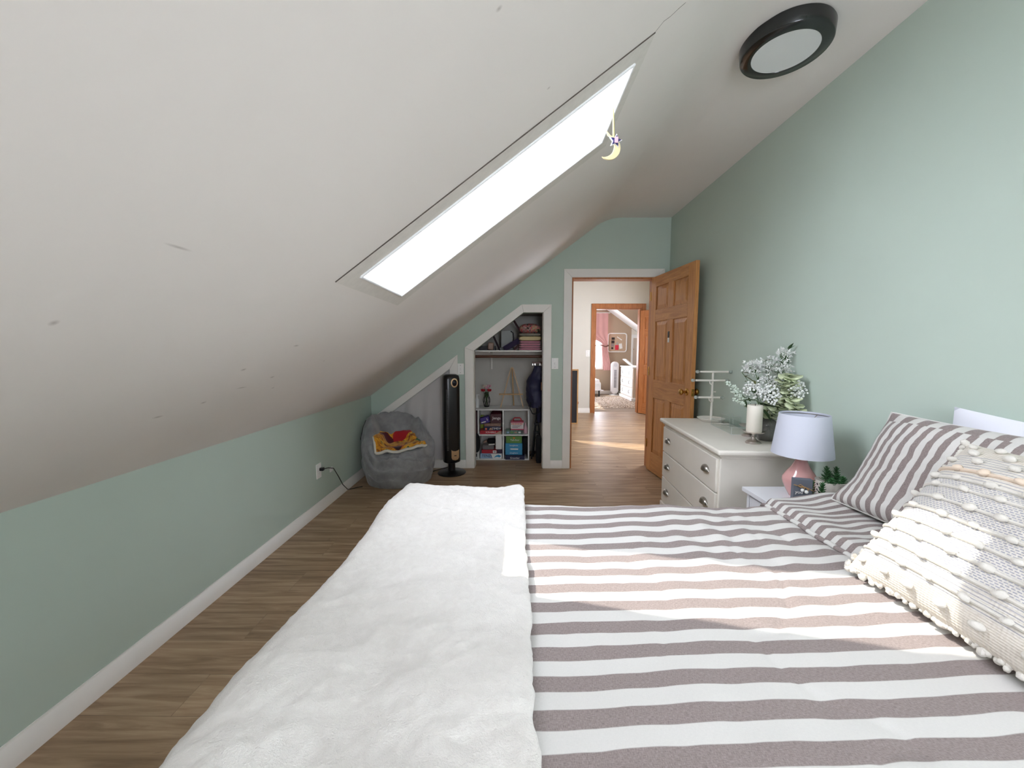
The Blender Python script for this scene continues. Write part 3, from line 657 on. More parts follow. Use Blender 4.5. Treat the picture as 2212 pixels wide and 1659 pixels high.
MB().lathe([(.026, .001), (.024, .004), (0, .005)], n=32, mat=for_, sy=1.2).build('display', plain('dark_display', (18, 18, 34), .15), hx)
MB().prism([(.02+x, -.0705, .21+z) for x, z in [(-.04, .055), (-.03, .043), (0, .036), (.03, .043), (.04, .055), (.04, -.03), (.03, -.052), (0, -.06), (-.03, -.052), (-.04, -.03)]], (0, -.004, 0)).build('gold_panel', GOLD, hx, bevel=.002)
MB().box(.008, .032, -.0765, -.0744, .196, .204).build('badge', BLACK, hx)
gr = MB()
for i in range(52): gr.box(-.066, -.046, -.0755, -.070, .26+i*.0122, .2655+i*.0122)
gr.build('side_grille', plain('grille_grey', (88, 86, 86), .35, .6), hx)
tag(MB().tube([(-.72, 4.07, .03), (-.78, 4.08, .012), (-.86, 4.02, .006), (-.9, 3.95, .006)], .004, 8).build('heater_cord', BLACK), 'black cord on floor between bean bag and tower heater', 'cord')

#@CLOSET
cu = thing('cube_shelf', 'white six-cube shelf unit on the closet floor', 'shelf unit', (-.287, 4.58, 0))
t_ = .0075; yf, yb = -.146, .146
for x in (-.446, -.149, .141, .437): MB().box(x-t_, x+t_, yf, yb, 0, .603).build('upright', WHITE, cu, bevel=.001)
for z, nm in ((0, 'bottom_panel'), (.290, 'middle_shelf'), (.588, 'top_panel')):
    xs = (-.446, -.149, .141, .437)
    m = MB()
    for a, b in zip(xs, xs[1:]): m.box(a+t_, b-t_, yf+.001, yb-.001, z, z+.015)
    m.build(nm, WHITE, cu)
MB().box(-.43, .43, yb-.004, yb-.001, .016, .587).build('back_panel', CLOSETW, cu)
def bx(name, label, cat, x0, x1, z0, z1, y0, dep, mat, rot=0, bevel=.002, group=None):
    t = thing(name, label, cat, ((x0+x1)/2, y0+dep/2, z0)); t.rotation_euler.y = rot
    w = (x1-x0)/2; MB().box(-w, w, -dep/2, dep/2, 0, z1-z0).build('body', mat, t, bevel=bevel); return t
def C_(n, *c): return plain(n, c, .45)
LW = plain('white_print', (236, 234, 230), .5)
SF = .31  # upper cell floor
RED, MAROON, NAVY, BLUE, GREEN = C_('red_card', 176, 34, 52), C_('maroon_card', 66, 18, 28), C_('navy_card', 22, 28, 64), C_('bright_blue_card', 62, 146, 190), C_('green_card', 92, 140, 62)
PURP = C_('purple_card', 66, 44, 132); TANC = C_('tan_card', 176, 142, 122); PALEB = C_('pale_blue_card', 150, 176, 206)
b = bx('board_game_box', 'flat red word game box at the bottom of the upper pile', 'game box', -.418, -.168, .3055, .348, 4.452, .24, RED)
lettering('SCRABBLE', .026, LW, b, (.0, -.1205, .022)); MB().prism([(.04, -.1204, .001), (.1245, -.1204, .001), (.1245, -.1204, .04), (.1, -.1204, .034)], (0, -.0006, 0)).build('tan_print', TANC, b)
b = bx('board_game_box', 'navy game box with orange dot on the red word game', 'game box', -.372, -.186, .349, .397, 4.455, .2, NAVY)
lettering('TIMEW', .034, LW, b, (.055, -.1005, .022)); MB().cyl((-.068, -.1002, .018), (-.068, -.1012, .018), .012).build('orange_dot', C_('orange_print', 232, 110, 84), b)
MB().prism([(-.035, -.1002, .006), (.012, -.1002, .006), (-.005, -.1002, .034), (-.022, -.1002, .03)], (0, -.0008, 0)).build('picture_print', TANC, b)
b = bx('wooden_bead_tray', 'tan tray of small counters on the navy game box', 'tray', -.368, -.178, .398, .43, 4.455, .18, TANC)
m = MB()
for i in range(13):
    for j in range(2): m.ball((-.086+i*.0143, -.0905, .009+j*.013), .0052, 6, 4)
m.build('counters', C_('brown_beads', 96, 66, 60), b)
b = bx('card_game_box', 'purple card game box tilted on the upper pile', 'game box', -.405, -.300, .436, .505, 4.448, .12, PURP, rot=-.26)
lettering('5', .04, LW, b, (.03, -.0605, .036)); MB().box(-.045, .008, -.0612, -.06, .012, .024).build('white_stripe', LW, b)
b = bx('tumbling_block_game_box', 'dark maroon block game box on top of the upper pile', 'game box', -.296, -.166, .432, .54, 4.47, .16, MAROON)
lettering('Jenga', .046, LW, b, (.006, -.0805, .06)); MB().prism([(-.06, -.08, .108), (.06, -.08, .108), (.045, -.04, .14), (-.045, -.04, .14)], (0, .09, 0)).build('bag_top', MAROON, b)
bx('lime_pouch', 'lime green pouch behind the purple card box', 'pouch', -.425, -.385, .31, .50, 4.6, .05, C_('lime', 150, 170, 40))
for i, x in enumerate((-.112, -.066, -.022, .024)):
    b = bx('paint_pot_box', ['leftmost small green box under the pink case', 'second small green box under the pink case', 'third small green box with tan label under pink case', 'rightmost small green box under the pink case'][i], 'small box', x, x+.042, .3055, .352, 4.455, .1, C_('sea_green', 92, 128, 112), group='small green boxes in the cube shelf')
    MB().box(-.014, .014, -.0512, -.05, .012, .03).build('label_print', [PALEB, GREEN, TANC, LW][i], b)
b = bx('craft_case', 'pink and white craft carry case with a red handle', 'case', -.058, .092, .353, .452, 4.46, .1, C_('case_white', 226, 218, 216))
MB().box(-.0755, .0755, -.0515, .05, .0, .014).box(-.0755, .0755, -.0515, .05, .086, .1).build('pink_rim', C_('rose', 188, 70, 96), b)
MB().tube([(-.045, -.02, .1), (-.045, -.02, .125), (-.03, -.02, .14), (.03, -.02, .14), (.045, -.02, .125), (.045, -.02, .1)], .008, 8).build('handle', RED, b)
m = MB()
for i in range(7): m.ball((-.06+i*.019, -.0515, .073), .0075, 8, 5, sc=(1, .2, 1))
m.build('fruit_print', C_('orange_red', 214, 92, 60), b)
m = MB()
for i in range(3): m.box(-.058, .05-.02*i, -.0512, -.05, .05-i*.012, .055-i*.012)
m.build('text_lines', C_('grey_print', 120, 108, 108), b)
gb = thing('pink_bottle', 'pale pink squeeze bottle beside the craft case', 'bottle', (.115, 4.50, .3055))
MB().lathe([(0, 0), (.022, 0), (.025, .01), (.025, .07), (.012, .095), (.008, .12), (.004, .135), (0, .135)], n=20).build('bottle', C_('bottle_pink', 206, 168, 178), gb)
MB().cyl((0, 0, .1), (0, 0, .14), .009, .003).build('nozzle', C_('grey_nozzle', 120, 112, 112), gb)
# lower left cell
b = bx('board_game_box', 'long pale blue and white game box lowest in the lower cell', 'game box', -.417, -.163, .0155, .073, 4.452, .25, PALEB)
MB().prism([(.02, -.1252, .0), (.126, -.1252, .0), (.126, -.1252, .057), (-.005, -.1252, .057)], (0, -.0006, 0)).build('white_print', LW, b); lettering('TENZI', .042, NAVY, b, (-.05, -.1256, .028))
MB().prism([(.03, -.126, .008), (.06, -.126, .036), (.09, -.126, .046), (.12, -.126, .03), (.1, -.126, .012), (.07, -.126, .02)], (0, -.0005, 0)).build('blue_swirl', BLUE, b)
b = bx('board_game_box', 'red game box with barcode on the pale blue game box', 'game box', -.402, -.222, .074, .116, 4.455, .2, RED)
MB().box(.043, .085, -.1012, -.1, .006, .036).build('barcode_label', LW, b); m = MB()
for i in range(9): m.box(.052+i*.003, .0535+i*.003, -.102, -.1012, .012, .03)
m.build('barcode', BLACK, b)
bx('plum_box', 'small plum box beside the red game box', 'box', -.218, -.160, .074, .122, 4.46, .15, C_('plum', 52, 34, 58))
b = bx('grey_basket', 'small grey fabric basket in the lower left cube', 'basket', -.392, -.256, .118, .172, 4.46, .12, plain('basket_grey', (122, 116, 118), .9, bump=.4, bscale=300), bevel=.008)
bx('marker_pen', 'white marker lying across the grey basket', 'pen', -.318, -.246, .176, .188, 4.452, .012, LW, rot=-.08)
bx('dark_pouch', 'black pouch behind the white marker', 'pouch', -.34, -.244, .173, .225, 4.52, .1, BLACKF, bevel=.015)
bx('tan_roll', 'tan paper roll leaning in the lower left cube', 'roll', -.385, -.335, .176, .2, 4.56, .05, TANC, rot=-.6, bevel=.008)
bx('white_file_box', 'upright white box at right of the lower left cube', 'box', -.236, -.161, .124, .286, 4.455, .2, LW)
# lower right cell
b = bx('board_game_box', 'green game box on the two blue boxes', 'game box', -.113, .072, .202, .283, 4.44, .25, GREEN)
lettering('Tall-Stor', .030, LW, b, (0.01, -.1255, .036)); MB().ball((.0, -.1262, .062), .009, 8, 5, sc=(1.6, .1, .8)).build('orange_print', C_('orange_p', 226, 120, 60), b)
b = bx('board_game_box', 'tall bright blue game box with white marks', 'game box', -.122, .077, .064, .201, 4.435, .25, BLUE)
lettering('bungleoat', .025, LW, b, (0, -.1255, .112)); lettering('sloughters', .023, LW, b, (.0, -.1255, .022))
MB().prism([(-.05, -.1252, .07), (-.03, -.1252, .062), (.05, -.1252, .06), (.052, -.1252, .076), (-.03, -.1252, .076)], (0, -.0006, 0)).build('white_pen_print', LW, b)
b = bx('board_game_box', 'dark navy game box sticking out under the bright blue one', 'game box', -.122, .103, .0155, .063, 4.40, .28, NAVY)
lettering('Greenbar', .029, LW, b, (0, -.1405, .02))
bx('black_case', 'black soft case at right of the blue game boxes', 'case', .084, .132, .0655, .262, 4.47, .22, BLACKF, bevel=.012)
# left column slivers
bx('maroon_box', 'maroon box in the upper cube half hidden by casing', 'box', -.70, -.452, .3055, .56, 4.46, .22, MAROON)
b = bx('white_picture_box', 'white box with dark pictures lowest behind closet casing', 'box', -.70, -.446, .0155, .1, 4.45, .2, LW)
m = MB()
for i in range(2): m.box(.085+i*.018, .1+i*.018, -.1012, -.1, .02, .06)
m.build('picture_print', BLACK, b)
tag(MB().grid(lambda a, q: (-.472+.062*math.cos(a*6.283)*math.sin(q*3.14)**.6, 4.39+.035*math.sin(a*6.283)*math.sin(q*3.14)**.6, .215-.115*math.cos(q*3.14)), 24, 16, closeu=True).build('hanging_pouch', BLACKF), 'black bag slumped before the cube shelf at left', 'bag')
# on the shelf unit
vs = thing('wire_vase', 'small black geometric wire vase on the white cube shelf', 'vase', (-.352, 4.635, .603))
m = MB(); n = 8; zs = [(0, .028), (.04, .038), (.085, .046), (.135, .028), (.175, .02)]
rg = [[V((r*math.cos(2*math.pi*(j+.5*(i % 2))/n), r*math.sin(2*math.pi*(j+.5*(i % 2))/n), z)) for j in range(n)] for i, (z, r) in enumerate(zs)]
for i in range(len(rg)):
    for j in range(n):
        if i in (0, 4): m.tube((rg[i][j], rg[i][(j+1) % n]), .0022, 5)
        if i < 4: m.tube((rg[i][j], rg[i+1][j]), .002, 5); m.tube((rg[i][j], rg[i+1][(j-1) % n if i % 2 == 0 else (j+1) % n]), .002, 5)
m.cyl((0, 0, 0), (0, 0, .01), .028, n=8)
m.build('wire_cage', BLACK, vs)
STEM = plain('stem_green', (74, 104, 56), .6)
def rose(name, label, dx, dz, mat):
    t = thing(name, label, 'flower', (-.352, 4.635, .615), group='artificial flowers in the wire vase')
    top = V((dx, 0, dz)); MB().tube([(0, 0, 0), (dx*.2, 0, dz*.5), top], .0025, 6).leaf((dx*.3, 0, dz*.55), (dx*2+.1, -.3, .5), (0, 0, 1), .05, .022).build('stem', STEM, t)
    m = MB()
    for k in range(14):
        a = k*2.4; rr = .004+.0015*k; m.leaf(top+V((0, 0, -.008)), (math.cos(a)*(.25+k*.07), math.sin(a)*(.25+k*.07), 1), (math.cos(a+1.5), math.sin(a+1.5), 0), .03+.0005*k, .028, bend=-.2)
    m.ball(top+V((0, 0, .006)), .013, 8, 6); m.build('blossom', mat, t)
RR = plain('red_petal', (178, 24, 44), .6); PK = plain('pink_petal', (222, 172, 186), .6); CRM = plain('cream_petal', (230, 212, 200), .6)
rose('silk_rose', 'red rose at left of the wire vase', -.045, .185, RR); rose('silk_rose', 'red rose at right of the wire vase', .032, .185, RR)
rose('silk_rose', 'cream rose upper left in the wire vase', -.025, .235, CRM); rose('silk_rose', 'pale pink rose upper right in the wire vase', .03, .235, PK); rose('silk_rose', 'pale pink bud at centre of the wire vase', .004, .215, PK)
es = thing('tabletop_easel', 'pale wooden tabletop easel standing on the cube shelf', 'easel', (-.045, 4.62, .603))
for s in (-1, 1): MB().prism([(s*.006, -.0, .47), (s*.014+.004*s, 0, .47), (s*.142, -.05, 0), (s*.13, -.05, 0)], (0, .012, 0)).build('leg', PALEWOOD, es)
MB().prism([(-.006, .012, .48), (.008, .012, .48), (.028, .11, 0), (.014, .11, 0)], (0, .01, 0)).build('leg', PALEWOOD, es)
MB().box(-.155, .13, -.048, -.022, .150, .166).build('ledge', PALEWOOD, es, bevel=.002); MB().box(-.012, .014, -.006, .02, .455, .475).build('head_block', PALEWOOD, es)
wb_ = thing('white_bottle', 'white pump bottle at left end of the cube shelf top', 'bottle', (-.462, 4.56, .603))
MB().lathe([(0, 0), (.026, 0), (.028, .01), (.028, .10), (.012, .118), (.012, .13), (0, .13)]).build('bottle', WHITE, wb_); MB().cyl((0, 0, .13), (0, 0, .15), .008).box(-.008, .03, -.006, .006, .148, .158).build('pump', WHITE, wb_)
# shelf, rod, bracket
hs = thing('closet_shelf', 'white closet shelf with a cleat under its back edge', 'shelf', (-.2, 4.58, 1.268))
MB().box(-.60, .60, -.28, .265, 0, .016).build('board', TRIMW, hs, bevel=.002); MB().box(-.60, .60, .24, .262, -.075, 0).build('cleat', TRIMW, hs)
br = MB(); br.prism([(-.11, .24, -.22), (-.11, .24, 0), (-.11, -.2, 0), (-.11, -.2, -.012), (-.11, .2, -.02), (-.11, .225, -.06)], (.02, 0, 0)); br.build('bracket', TRIMW, hs)
ro = thing('closet_rod', 'dark stained wooden hanging rod under the closet shelf', 'closet rod', (-.2, 4.43, 1.214))
MB().cyl((-.60, 0, 0), (.59, 0, 0), .0155).build('rod', DARKWOOD, ro)
# stacked blankets
def folded(name, label, z0, z1, mat, layers, x0=.032, x1=.29, y0=4.33, d=.26):
    t = thing(name, label, 'blanket', ((x0+x1)/2, y0+d/2, z0)); w = (x1-x0)/2; h = (z1-z0)/layers
    m = MB()
    for k in range(layers):
        def f(a, b, k=k):
            a2 = 2*math.pi*a; px = math.copysign(abs(math.cos(a2))**.35, math.cos(a2))*w*(1-.02*k+.012*math.sin(k*5)); pz = h*(k+.5)+math.copysign(abs(math.sin(a2))**.6, math.sin(a2))*h*.5
            y = -d/2+d*b; e = 1-(.12 if b in (0, 1) else 0)
            return (px*e, y+.004*math.sin(k*9), pz if e == 1 else h*(k+.5)+(pz-h*(k+.5))*.75)
        m.grid(f, 28, 8, closeu=True)
        for b in (0, 1):
            k0 = m.add([f(i/28, b) for i in range(28)]); m.face([k0+i for i in (range(28) if b else reversed(range(28)))])
    m.build('folds', mat, t); return t
z = 1.2845
PKB = plain('pink_fleece', (186, 122, 138), .95, var=.1, vscale=30, sheen=.3)
t = folded('folded_blanket', 'thick pink folded blanket lowest of the closet stack', z, z+.105, PKB, 4)
MB().prism([(-.02, -.135, .01), (.05, -.135, .01), (.012, -.14, -.02)], (0, -.004, 0)).build('hanging_corner', PKB, t)
folded('folded_blanket', 'cream folded blanket above the pink one in the closet', z+.106, z+.158, plain('cream_blanket', (214, 196, 150), .95), 1)
folded('folded_blanket', 'thin grey folded blanket above the cream one', z+.159, z+.19, plain('grey_blanket', (136, 130, 118), .95, var=.1, vscale=40), 1)
def rollmat():
    t = NT('patterned_fleece'); v = t.coords('Object', (1, .3, 1)); w = t.noise(v, 16, 3, .5, 1.2)
    t.set(Base_Color=t.ramp(w, [(.36, lin(52, 34, 32)), (.44, lin(196, 160, 150)), (.5, lin(206, 70, 84)), (.6, lin(196, 178, 140)), (.66, lin(74, 60, 44))]), Roughness=.95); return t.m
rb = thing('rolled_blanket', 'rolled patterned red and tan blanket topmost in the closet', 'blanket', (.162, 4.45, z+.191))
def rl(a, b):
    th = 2*math.pi*a; x = -.125+.25*b; k = (1-abs(2*b-1)**3)**.5 if 0 < b < 1 else 0; r = .056*k*(1+.1*fbm(a*3, b*6, 5)); return (x, r*math.cos(th)*1.5, max(0, .053+r*math.sin(th)))
MB().grid(rl, 32, 24, closeu=True).build('roll', rollmat(), rb)
# odds and ends left on the shelf
sb_ = thing('storage_bin', 'pale grey folding bin standing on the closet shelf', 'bin', (-.115, 4.56, 1.2845), .1)
MB().box(-.06, .07, -.05, .1, .03, .23).build('panel', plain('bin_grey', (170, 172, 170), .6), sb_, bevel=.006); MB().box(-.075, .085, -.06, .12, 0, .03).build('base', BLACK, sb_); MB().tube([(.07, -.05, .06), (.085, -.06, .13), (.08, -.05, .2), (.05, -.05, .22)], .006, 6).build('strap', BLACKF, sb_)
tag(MB().box(-.11, .11, -.03, .03, -.03, .03).build('purple_bag', plain('deep_purple_cloth', (40, 26, 62), .8), loc=(-.035, 4.42, 1.353)), 'dark purple bag tilted on the closet shelf', 'bag').rotation_euler.y = -.52
tag(MB().tube([(-.02, 4.5, 1.62), (.05, 4.46, 1.5), (.075, 4.43, 1.45), (.02, 4.4, 1.33), (-.02, 4.4, 1.292)], .012, 8).build('bag_strap', plain('brown_strap', (70, 42, 46), .8)), 'brown strap looping over the purple bag on the shelf', 'strap')
tag(MB().tube([(-.28, 4.46, 1.50), (-.235, 4.44, 1.40), (-.19, 4.42, 1.30)], .011, 8).build('umbrella_handle', plain('dark_maroon_strap', (48, 30, 36), .8)), 'dark strap at left end of the closet shelf', 'strap')
bx('tan_pouch', 'tan pouch at far left of the closet shelf', 'pouch', -.33, -.262, 1.29, 1.375, 4.5, .08, TANC, rot=.1, bevel=.012)
bx('grey_cloth_bag', 'grey cloth bag beside the pink blanket on the shelf', 'bag', -.02, .028, 1.2845, 1.36, 4.40, .16, plain('mauve_grey', (134, 122, 122), .9), bevel=.014)
bx('dark_box', 'dark flat box under the bin on the closet shelf', 'box', -.43, -.24, 1.2845, 1.335, 4.56, .16, C_('dark_box', 34, 26, 26))
# hanging things
hgx = .255
cg = thing('clip_hanger', 'brown wooden hanger with chrome clips on the closet rod', 'hanger', (hgx, 4.43, 1.16))
MB().box(-.07, .075, -.006, .006, -.03, -.006).build('bar', DARKWOOD, cg, bevel=.003); MB().tube([(.0, 0, -.006), (.0, 0, .03), (.0, -.012, .045), (0, -.012, .06), (0, .0, .073), (0, .016, .065)], .002, 6).build('hook', CHROME, cg)
m = MB()
for x in (-.06, -.035, .02, .05): m.box(x-.008, x+.008, -.012, .012, -.05, -.024)
m.build('clip', CHROME, cg, bevel=.002)
jk = thing('hanging_jacket', 'dark navy jacket hanging from the closet rod at right', 'jacket', (.25, 4.43, 1.1))
def jf(a, b):
    th = 2*math.pi*a; c, s = math.cos(th), math.sin(th); z = .005-.47*b; w = .045+.06*sstep(0, .5, b)-.03*sstep(.8, 1, b); d = .05+.07*sstep(0, .5, b)
    wr = 1+.30*fbm(c*1.3, b*3, s*1.3+3)+.12*abs(fbm(c*3, b*5+2, s*3)); return (c*w*wr+.012-.03*b-.02*math.sin(b*3), s*d*wr, z)
mj = MB(); mj.grid(jf, 32, 24, closeu=True); k0 = mj.add([jf(i/32, 1) for i in range(32)]); mj.face(range(k0, k0+32)); k0 = mj.add([jf(i/32, 0) for i in range(32)]); mj.face(range(k0, k0+32))
mj.build('body', plain('navy_nylon', (34, 34, 66), .55, var=.15, vscale=12), jk)
MB().tube([(-.085, -.1, -.40), (-.09, -.105, -.47), (-.06, -.11, -.53), (-.01, -.11, -.535), (.02, -.11, -.5), (.01, -.1, -.43)], .006, 6).build('sleeve_strap', BLACKF, jk)
MB().box(.03, .048, -.155, -.15, -.26, -.17).build('leather_tag', plain('tan_leather', (176, 130, 96), .6), jk, bevel=.003)
MB().grid(lambda a, q: (.02+.035*math.cos(a*6.283)*(1-.3*q), -.02+.05*math.sin(a*6.283), -.45-.19*q), 20, 8, closeu=True).build('lining', plain('navy_lining', (26, 26, 58), .7), jk)
tr = thing('black_tripod', 'black folded tripod standing beside the cube shelf', 'tripod', (.262, 4.52, 0))
for dx, dy, r in ((-.075, -.03, .008), (-.05, .07, .008), (.045, .02, .008)): MB().cyl((dx, dy, 0), (-.01, .0, .62), r).build('leg', BLACK, tr)
MB().cyl((-.01, 0, .56), (-.01, 0, .72), .014).build('column', BLACK, tr)
for z, s in ((.40, .028), (.3, .04)): MB().box(-.025-s*.6, .0+s*.5, -.015, .02, z, z+.03).build('collar', BLACK, tr, bevel=.005)
bc_ = thing('black_instrument_case', 'tall narrow black case at right of the closet floor', 'case', (.262, 4.36, 0))
loft([rsec(.05, .09, 0, .015), rsec(.058, .1, .02, .018), rsec(.062, .1, .28, .018), rsec(.05, .08, .31, .015)]).build('case_body', BLACKF, bc_)
tag(MB().tube([(.19+.03*math.cos(k*.9)+.002*k, 4.6+.03*math.sin(k*1.1), .008+.0025*k) for k in range(22)], .005, 6).build('cable_coil', BLACK), 'coiled black cable on the closet floor beside the tripod', 'cable')

#@DRESSER
dz = .752
dr = thing('dresser', 'cream painted three-drawer dresser against the mint wall', 'dresser', (1.351, 2.534, 0), -.06)
L2, W2 = .50, .205      # half length (y), half depth (x)
MB().box(-W2, W2, -L2+.03, L2-.03, .0, .70).build('body', DRESS, dr, bevel=.004)
tp = MB(); tp.box(-W2-.03, W2+.005, -L2-.008, L2+.008, .722, dz); tp.build('top', DRESS, dr, bevel=.011, seg=4)
MB().box(-W2-.012, W2, -L2+.012, L2-.012, .71, .723).box(-W2-.0, W2, -L2+.022, L2-.022, .698, .711).build('cornice', DRESS, dr, bevel=.005, seg=3)
MB().box(-W2-.012, W2, -L2+.005, L2-.005, 0, .085).box(-W2, W2, -L2+.018, L2-.018, .085, .1).build('plinth', DRESS, dr, bevel=.008, seg=3)
zz = [.106, .304, .502]; hh = .191
def bin_pull():
    m = MB()
    def f(a, b):
        th = math.pi*(a-.5); ph = b*math.pi/2     # half cup
        return (-.004-.024*math.sin(ph)**.8*math.cos(th)**.6 if abs(a-.5) < .5 else -.004, .043*math.sin(th), .020-.040*(1-math.cos(ph)*1.0)*1.0+(.0 if b else 0))
    def g(a, b):
        y = -.043+.086*a; arch = math.sqrt(max(0, 1-(y/.043)**2)); top = -.014+.034*arch
        out = .027*math.sin(b*math.pi/2)**.7*arch; zz_ = top-(top+.014)*(1-math.cos(b*math.pi/2)); return (-.001-out, y, zz_)
    m.grid(g, 24, 10); return m
pull_me = None
for k, z0 in enumerate(zz):
    d = MB().box(-W2-.014, -W2+.001, -L2+.046, L2-.046, z0, z0+hh).build('drawer', DRESS, dr, bevel=.004, seg=3)
    for y in (-.335, .325):
        if pull_me is None: pm = bin_pull().build('bin_pull', CHROME, d, loc=(-W2-.014, y, z0+.105), solid=.002); pull_me = pm
        else: pm = pull_me.copy(); COL.objects.link(pm); pm.parent = d; pm.location = (-W2-.014, y, z0+.105)
# jewellery stand
js = thing('jewelry_stand', 'white three-bar jewelry stand with clear knobs on the dresser', 'jewelry stand', (1.475, 2.90, dz))
IV = plain('ivory_paint', (230, 226, 216), .4)
MB().lathe([(0, 0), (.065, 0), (.094, .022), (.097, .027), (.09, .024), (.063, .008), (0, .008)], n=40).build('dish', IV, js)
MB().tube([(0, 0, .008), (.0, 0, .16), (.0, 0, .375)], [.009, .008, .007], 12).cyl((0, 0, .15), (0, 0, .2), .011).build('post', IV, js)
KN = plain('clear_glass_knob', (214, 224, 220), .08, spec=.8); KN.node_tree.nodes['Principled BSDF'].inputs['Transmission Weight'].default_value = .7
dir_ = V((1, -.12, 0)).normalized()
for z, a, b in ((.375, -.095, .105), (.310, -.125, .085), (.182, -.10, .055)):
    bar = MB().cyl(dir_*a+V((0, -.004, z)), dir_*b+V((0, -.004, z)), .0075, n=12).build('bar', IV, js)
    for e, s in ((a, -1), (b, 1)): MB().cyl(dir_*e+V((0, -.004, z)), dir_*(e+s*.008)+V((0, -.004, z)), .005, n=10).ball(dir_*(e+s*.018)+V((0, -.004, z)), .0135, 12, 8).build('knob', KN, bar)
    if z < .37: MB().tube([(-.028, -.01, z-.006), (-.026, -.014, z-.022), (-.014, -.014, z-.03), (-.002, -.01, z-.022)], .004, 8).build('hook', IV, bar)
MB().tube([(0, 0, .225), (.018, -.002, .225)], .003, 6).ball((.022, -.002, .225), .006, 8, 6).build('peg', IV, js)
# acrylic organisers
def tray(name, label, loc, rot, w, d, h, cells=1):
    t = thing(name, label, 'organizer', loc, rot); m = MB(); r_ = MB(); e = .003
    m.quad((-w, -d, e), (w, -d, e), (w, d, e), (-w, d, e))
    for x in (-w, w): m.quad((x, -d, 0), (x, d, 0), (x, d, h), (x, -d, h))
    for k in range(cells+1): y = -d+2*d*k/cells; m.quad((-w, y, 0), (w, y, 0), (w, y, h), (-w, y, h))
    for a, b in (((-w, -d), (w, -d)), ((w, -d), (w, d)), ((w, d), (-w, d)), ((-w, d), (-w, -d))):
        for z in (.001, h): r_.tube([(*a, z), (*b, z)], .0011, 4)
    for a in ((-w, -d), (w, -d), (w, d), (-w, d)): r_.tube([(*a, 0), (*a, h)], .0011, 4)
    r_.build('rim', ACRE, t)
    m.build('tray', ACRYL, t); return t
tray('acrylic_organizer', 'long low clear acrylic organizer tray along the dresser', (1.47, 2.60, dz), -.12, .075, .17, .045, 2)
tray('acrylic_box', 'clear acrylic box beside the jewelry stand near the wall', (1.535, 2.735, dz), -.05, .04, .06, .075)
tag(MB().tube([(0, 0, 0), (.05, -.03, 0), (.08, -.05, .002)], .0035, 8).build('jewelry_wand', IV, loc=(1.435, 2.775, dz+.0095)), 'thin ivory stick lying by the jewelry stand dish', 'stick')
# candles
def pedestal(name, label, loc):
    t = thing(name, label, 'candle holder', loc)
    MB().lathe([(0, 0), (.040, 0), (.0405, .005), (.036, .009), (.034, .013), (.026, .016), (.013, .026), (.009, .036), (.013, .041), (.009, .046), (.011, .056), (.03, .063), (0, .064)], n=40).build('stem', PEWTER, t)
    MB().lathe([(0, .062), (.050, .064), (.057, .070), (.057, .072), (.049, .068), (0, .067)], n=48).build('plate', PEWTER, t); return t
pedestal('candle_holder', 'silver pedestal candle holder carrying the ivory pillar candle', (1.377, 2.215, dz))
pedestal('candle_holder', 'silver pedestal candle holder behind the ivory candle', (1.462, 2.40, dz))
cn = thing('pillar_candle', 'ivory pillar candle on the silver pedestal', 'candle', (1.377, 2.215, dz+.0672))
MB().lathe([(0, 0), (.039, 0), (.040, .004), (.040, .15), (.038, .156), (.026, .153), (0, .151)], n=40).build('wax', plain('ivory_wax', (240, 234, 220), .5), cn)
MB().tube([(0, 0, .151), (.001, 0, .163)], .0015, 6).build('wick', BLACK, cn)
# vase and bouquet
VX, VY = 1.50, 2.30
def vase_mat():
    t = NT('grey_ceramic'); v = t.coords('Object', (1, 1, 1)); w = t.new('ShaderNodeTexVoronoi', i={'Scale': 110.0}); t.l.new(v, w.inputs['Vector'])
    t.set(Base_Color=lin(112, 111, 109), Roughness=.25, Coat_Weight=.4); t.bump(w.outputs['Distance'], .5, .002); return t.m
vz = thing('grey_vase', 'grey textured ceramic vase beside the candle on the dresser', 'vase', (VX, VY, dz))
MB().lathe([(0, 0), (.038, 0), (.043, .008), (.055, .06), (.058, .088), (.052, .112), (.036, .13), (.029, .138), (.028, .146), (.033, .154), (.032, .158), (.026, .152), (.023, .14), (0, .12)], n=48).build('pot', vase_mat(), vz)
FW = plain('white_blossom', (236, 238, 234), .7); FWP = plain('pale_green_blossom', (214, 226, 212), .7); EUC = plain('eucalyptus_leaf', (204, 214, 176), .55, var=.12, vscale=30); OLV = plain('olive_leaf', (96, 100, 56), .55, var=.15, vscale=20); DKL = plain('dark_leaf', (58, 84, 48), .55, var=.15, vscale=20)
def arc(p1, sag=.3):
    p0 = V((VX, VY, dz+.06)); p1 = V(p1); mid = V((VX+(p1.x-VX)*sag, VY+(p1.y-VY)*sag, dz+.06+(p1.z-dz-.06)*.62)); n = 10
    return [p0*(1-t)**2+mid*2*t*(1-t)+p1*t*t for t in [i/n for i in range(n+1)]]
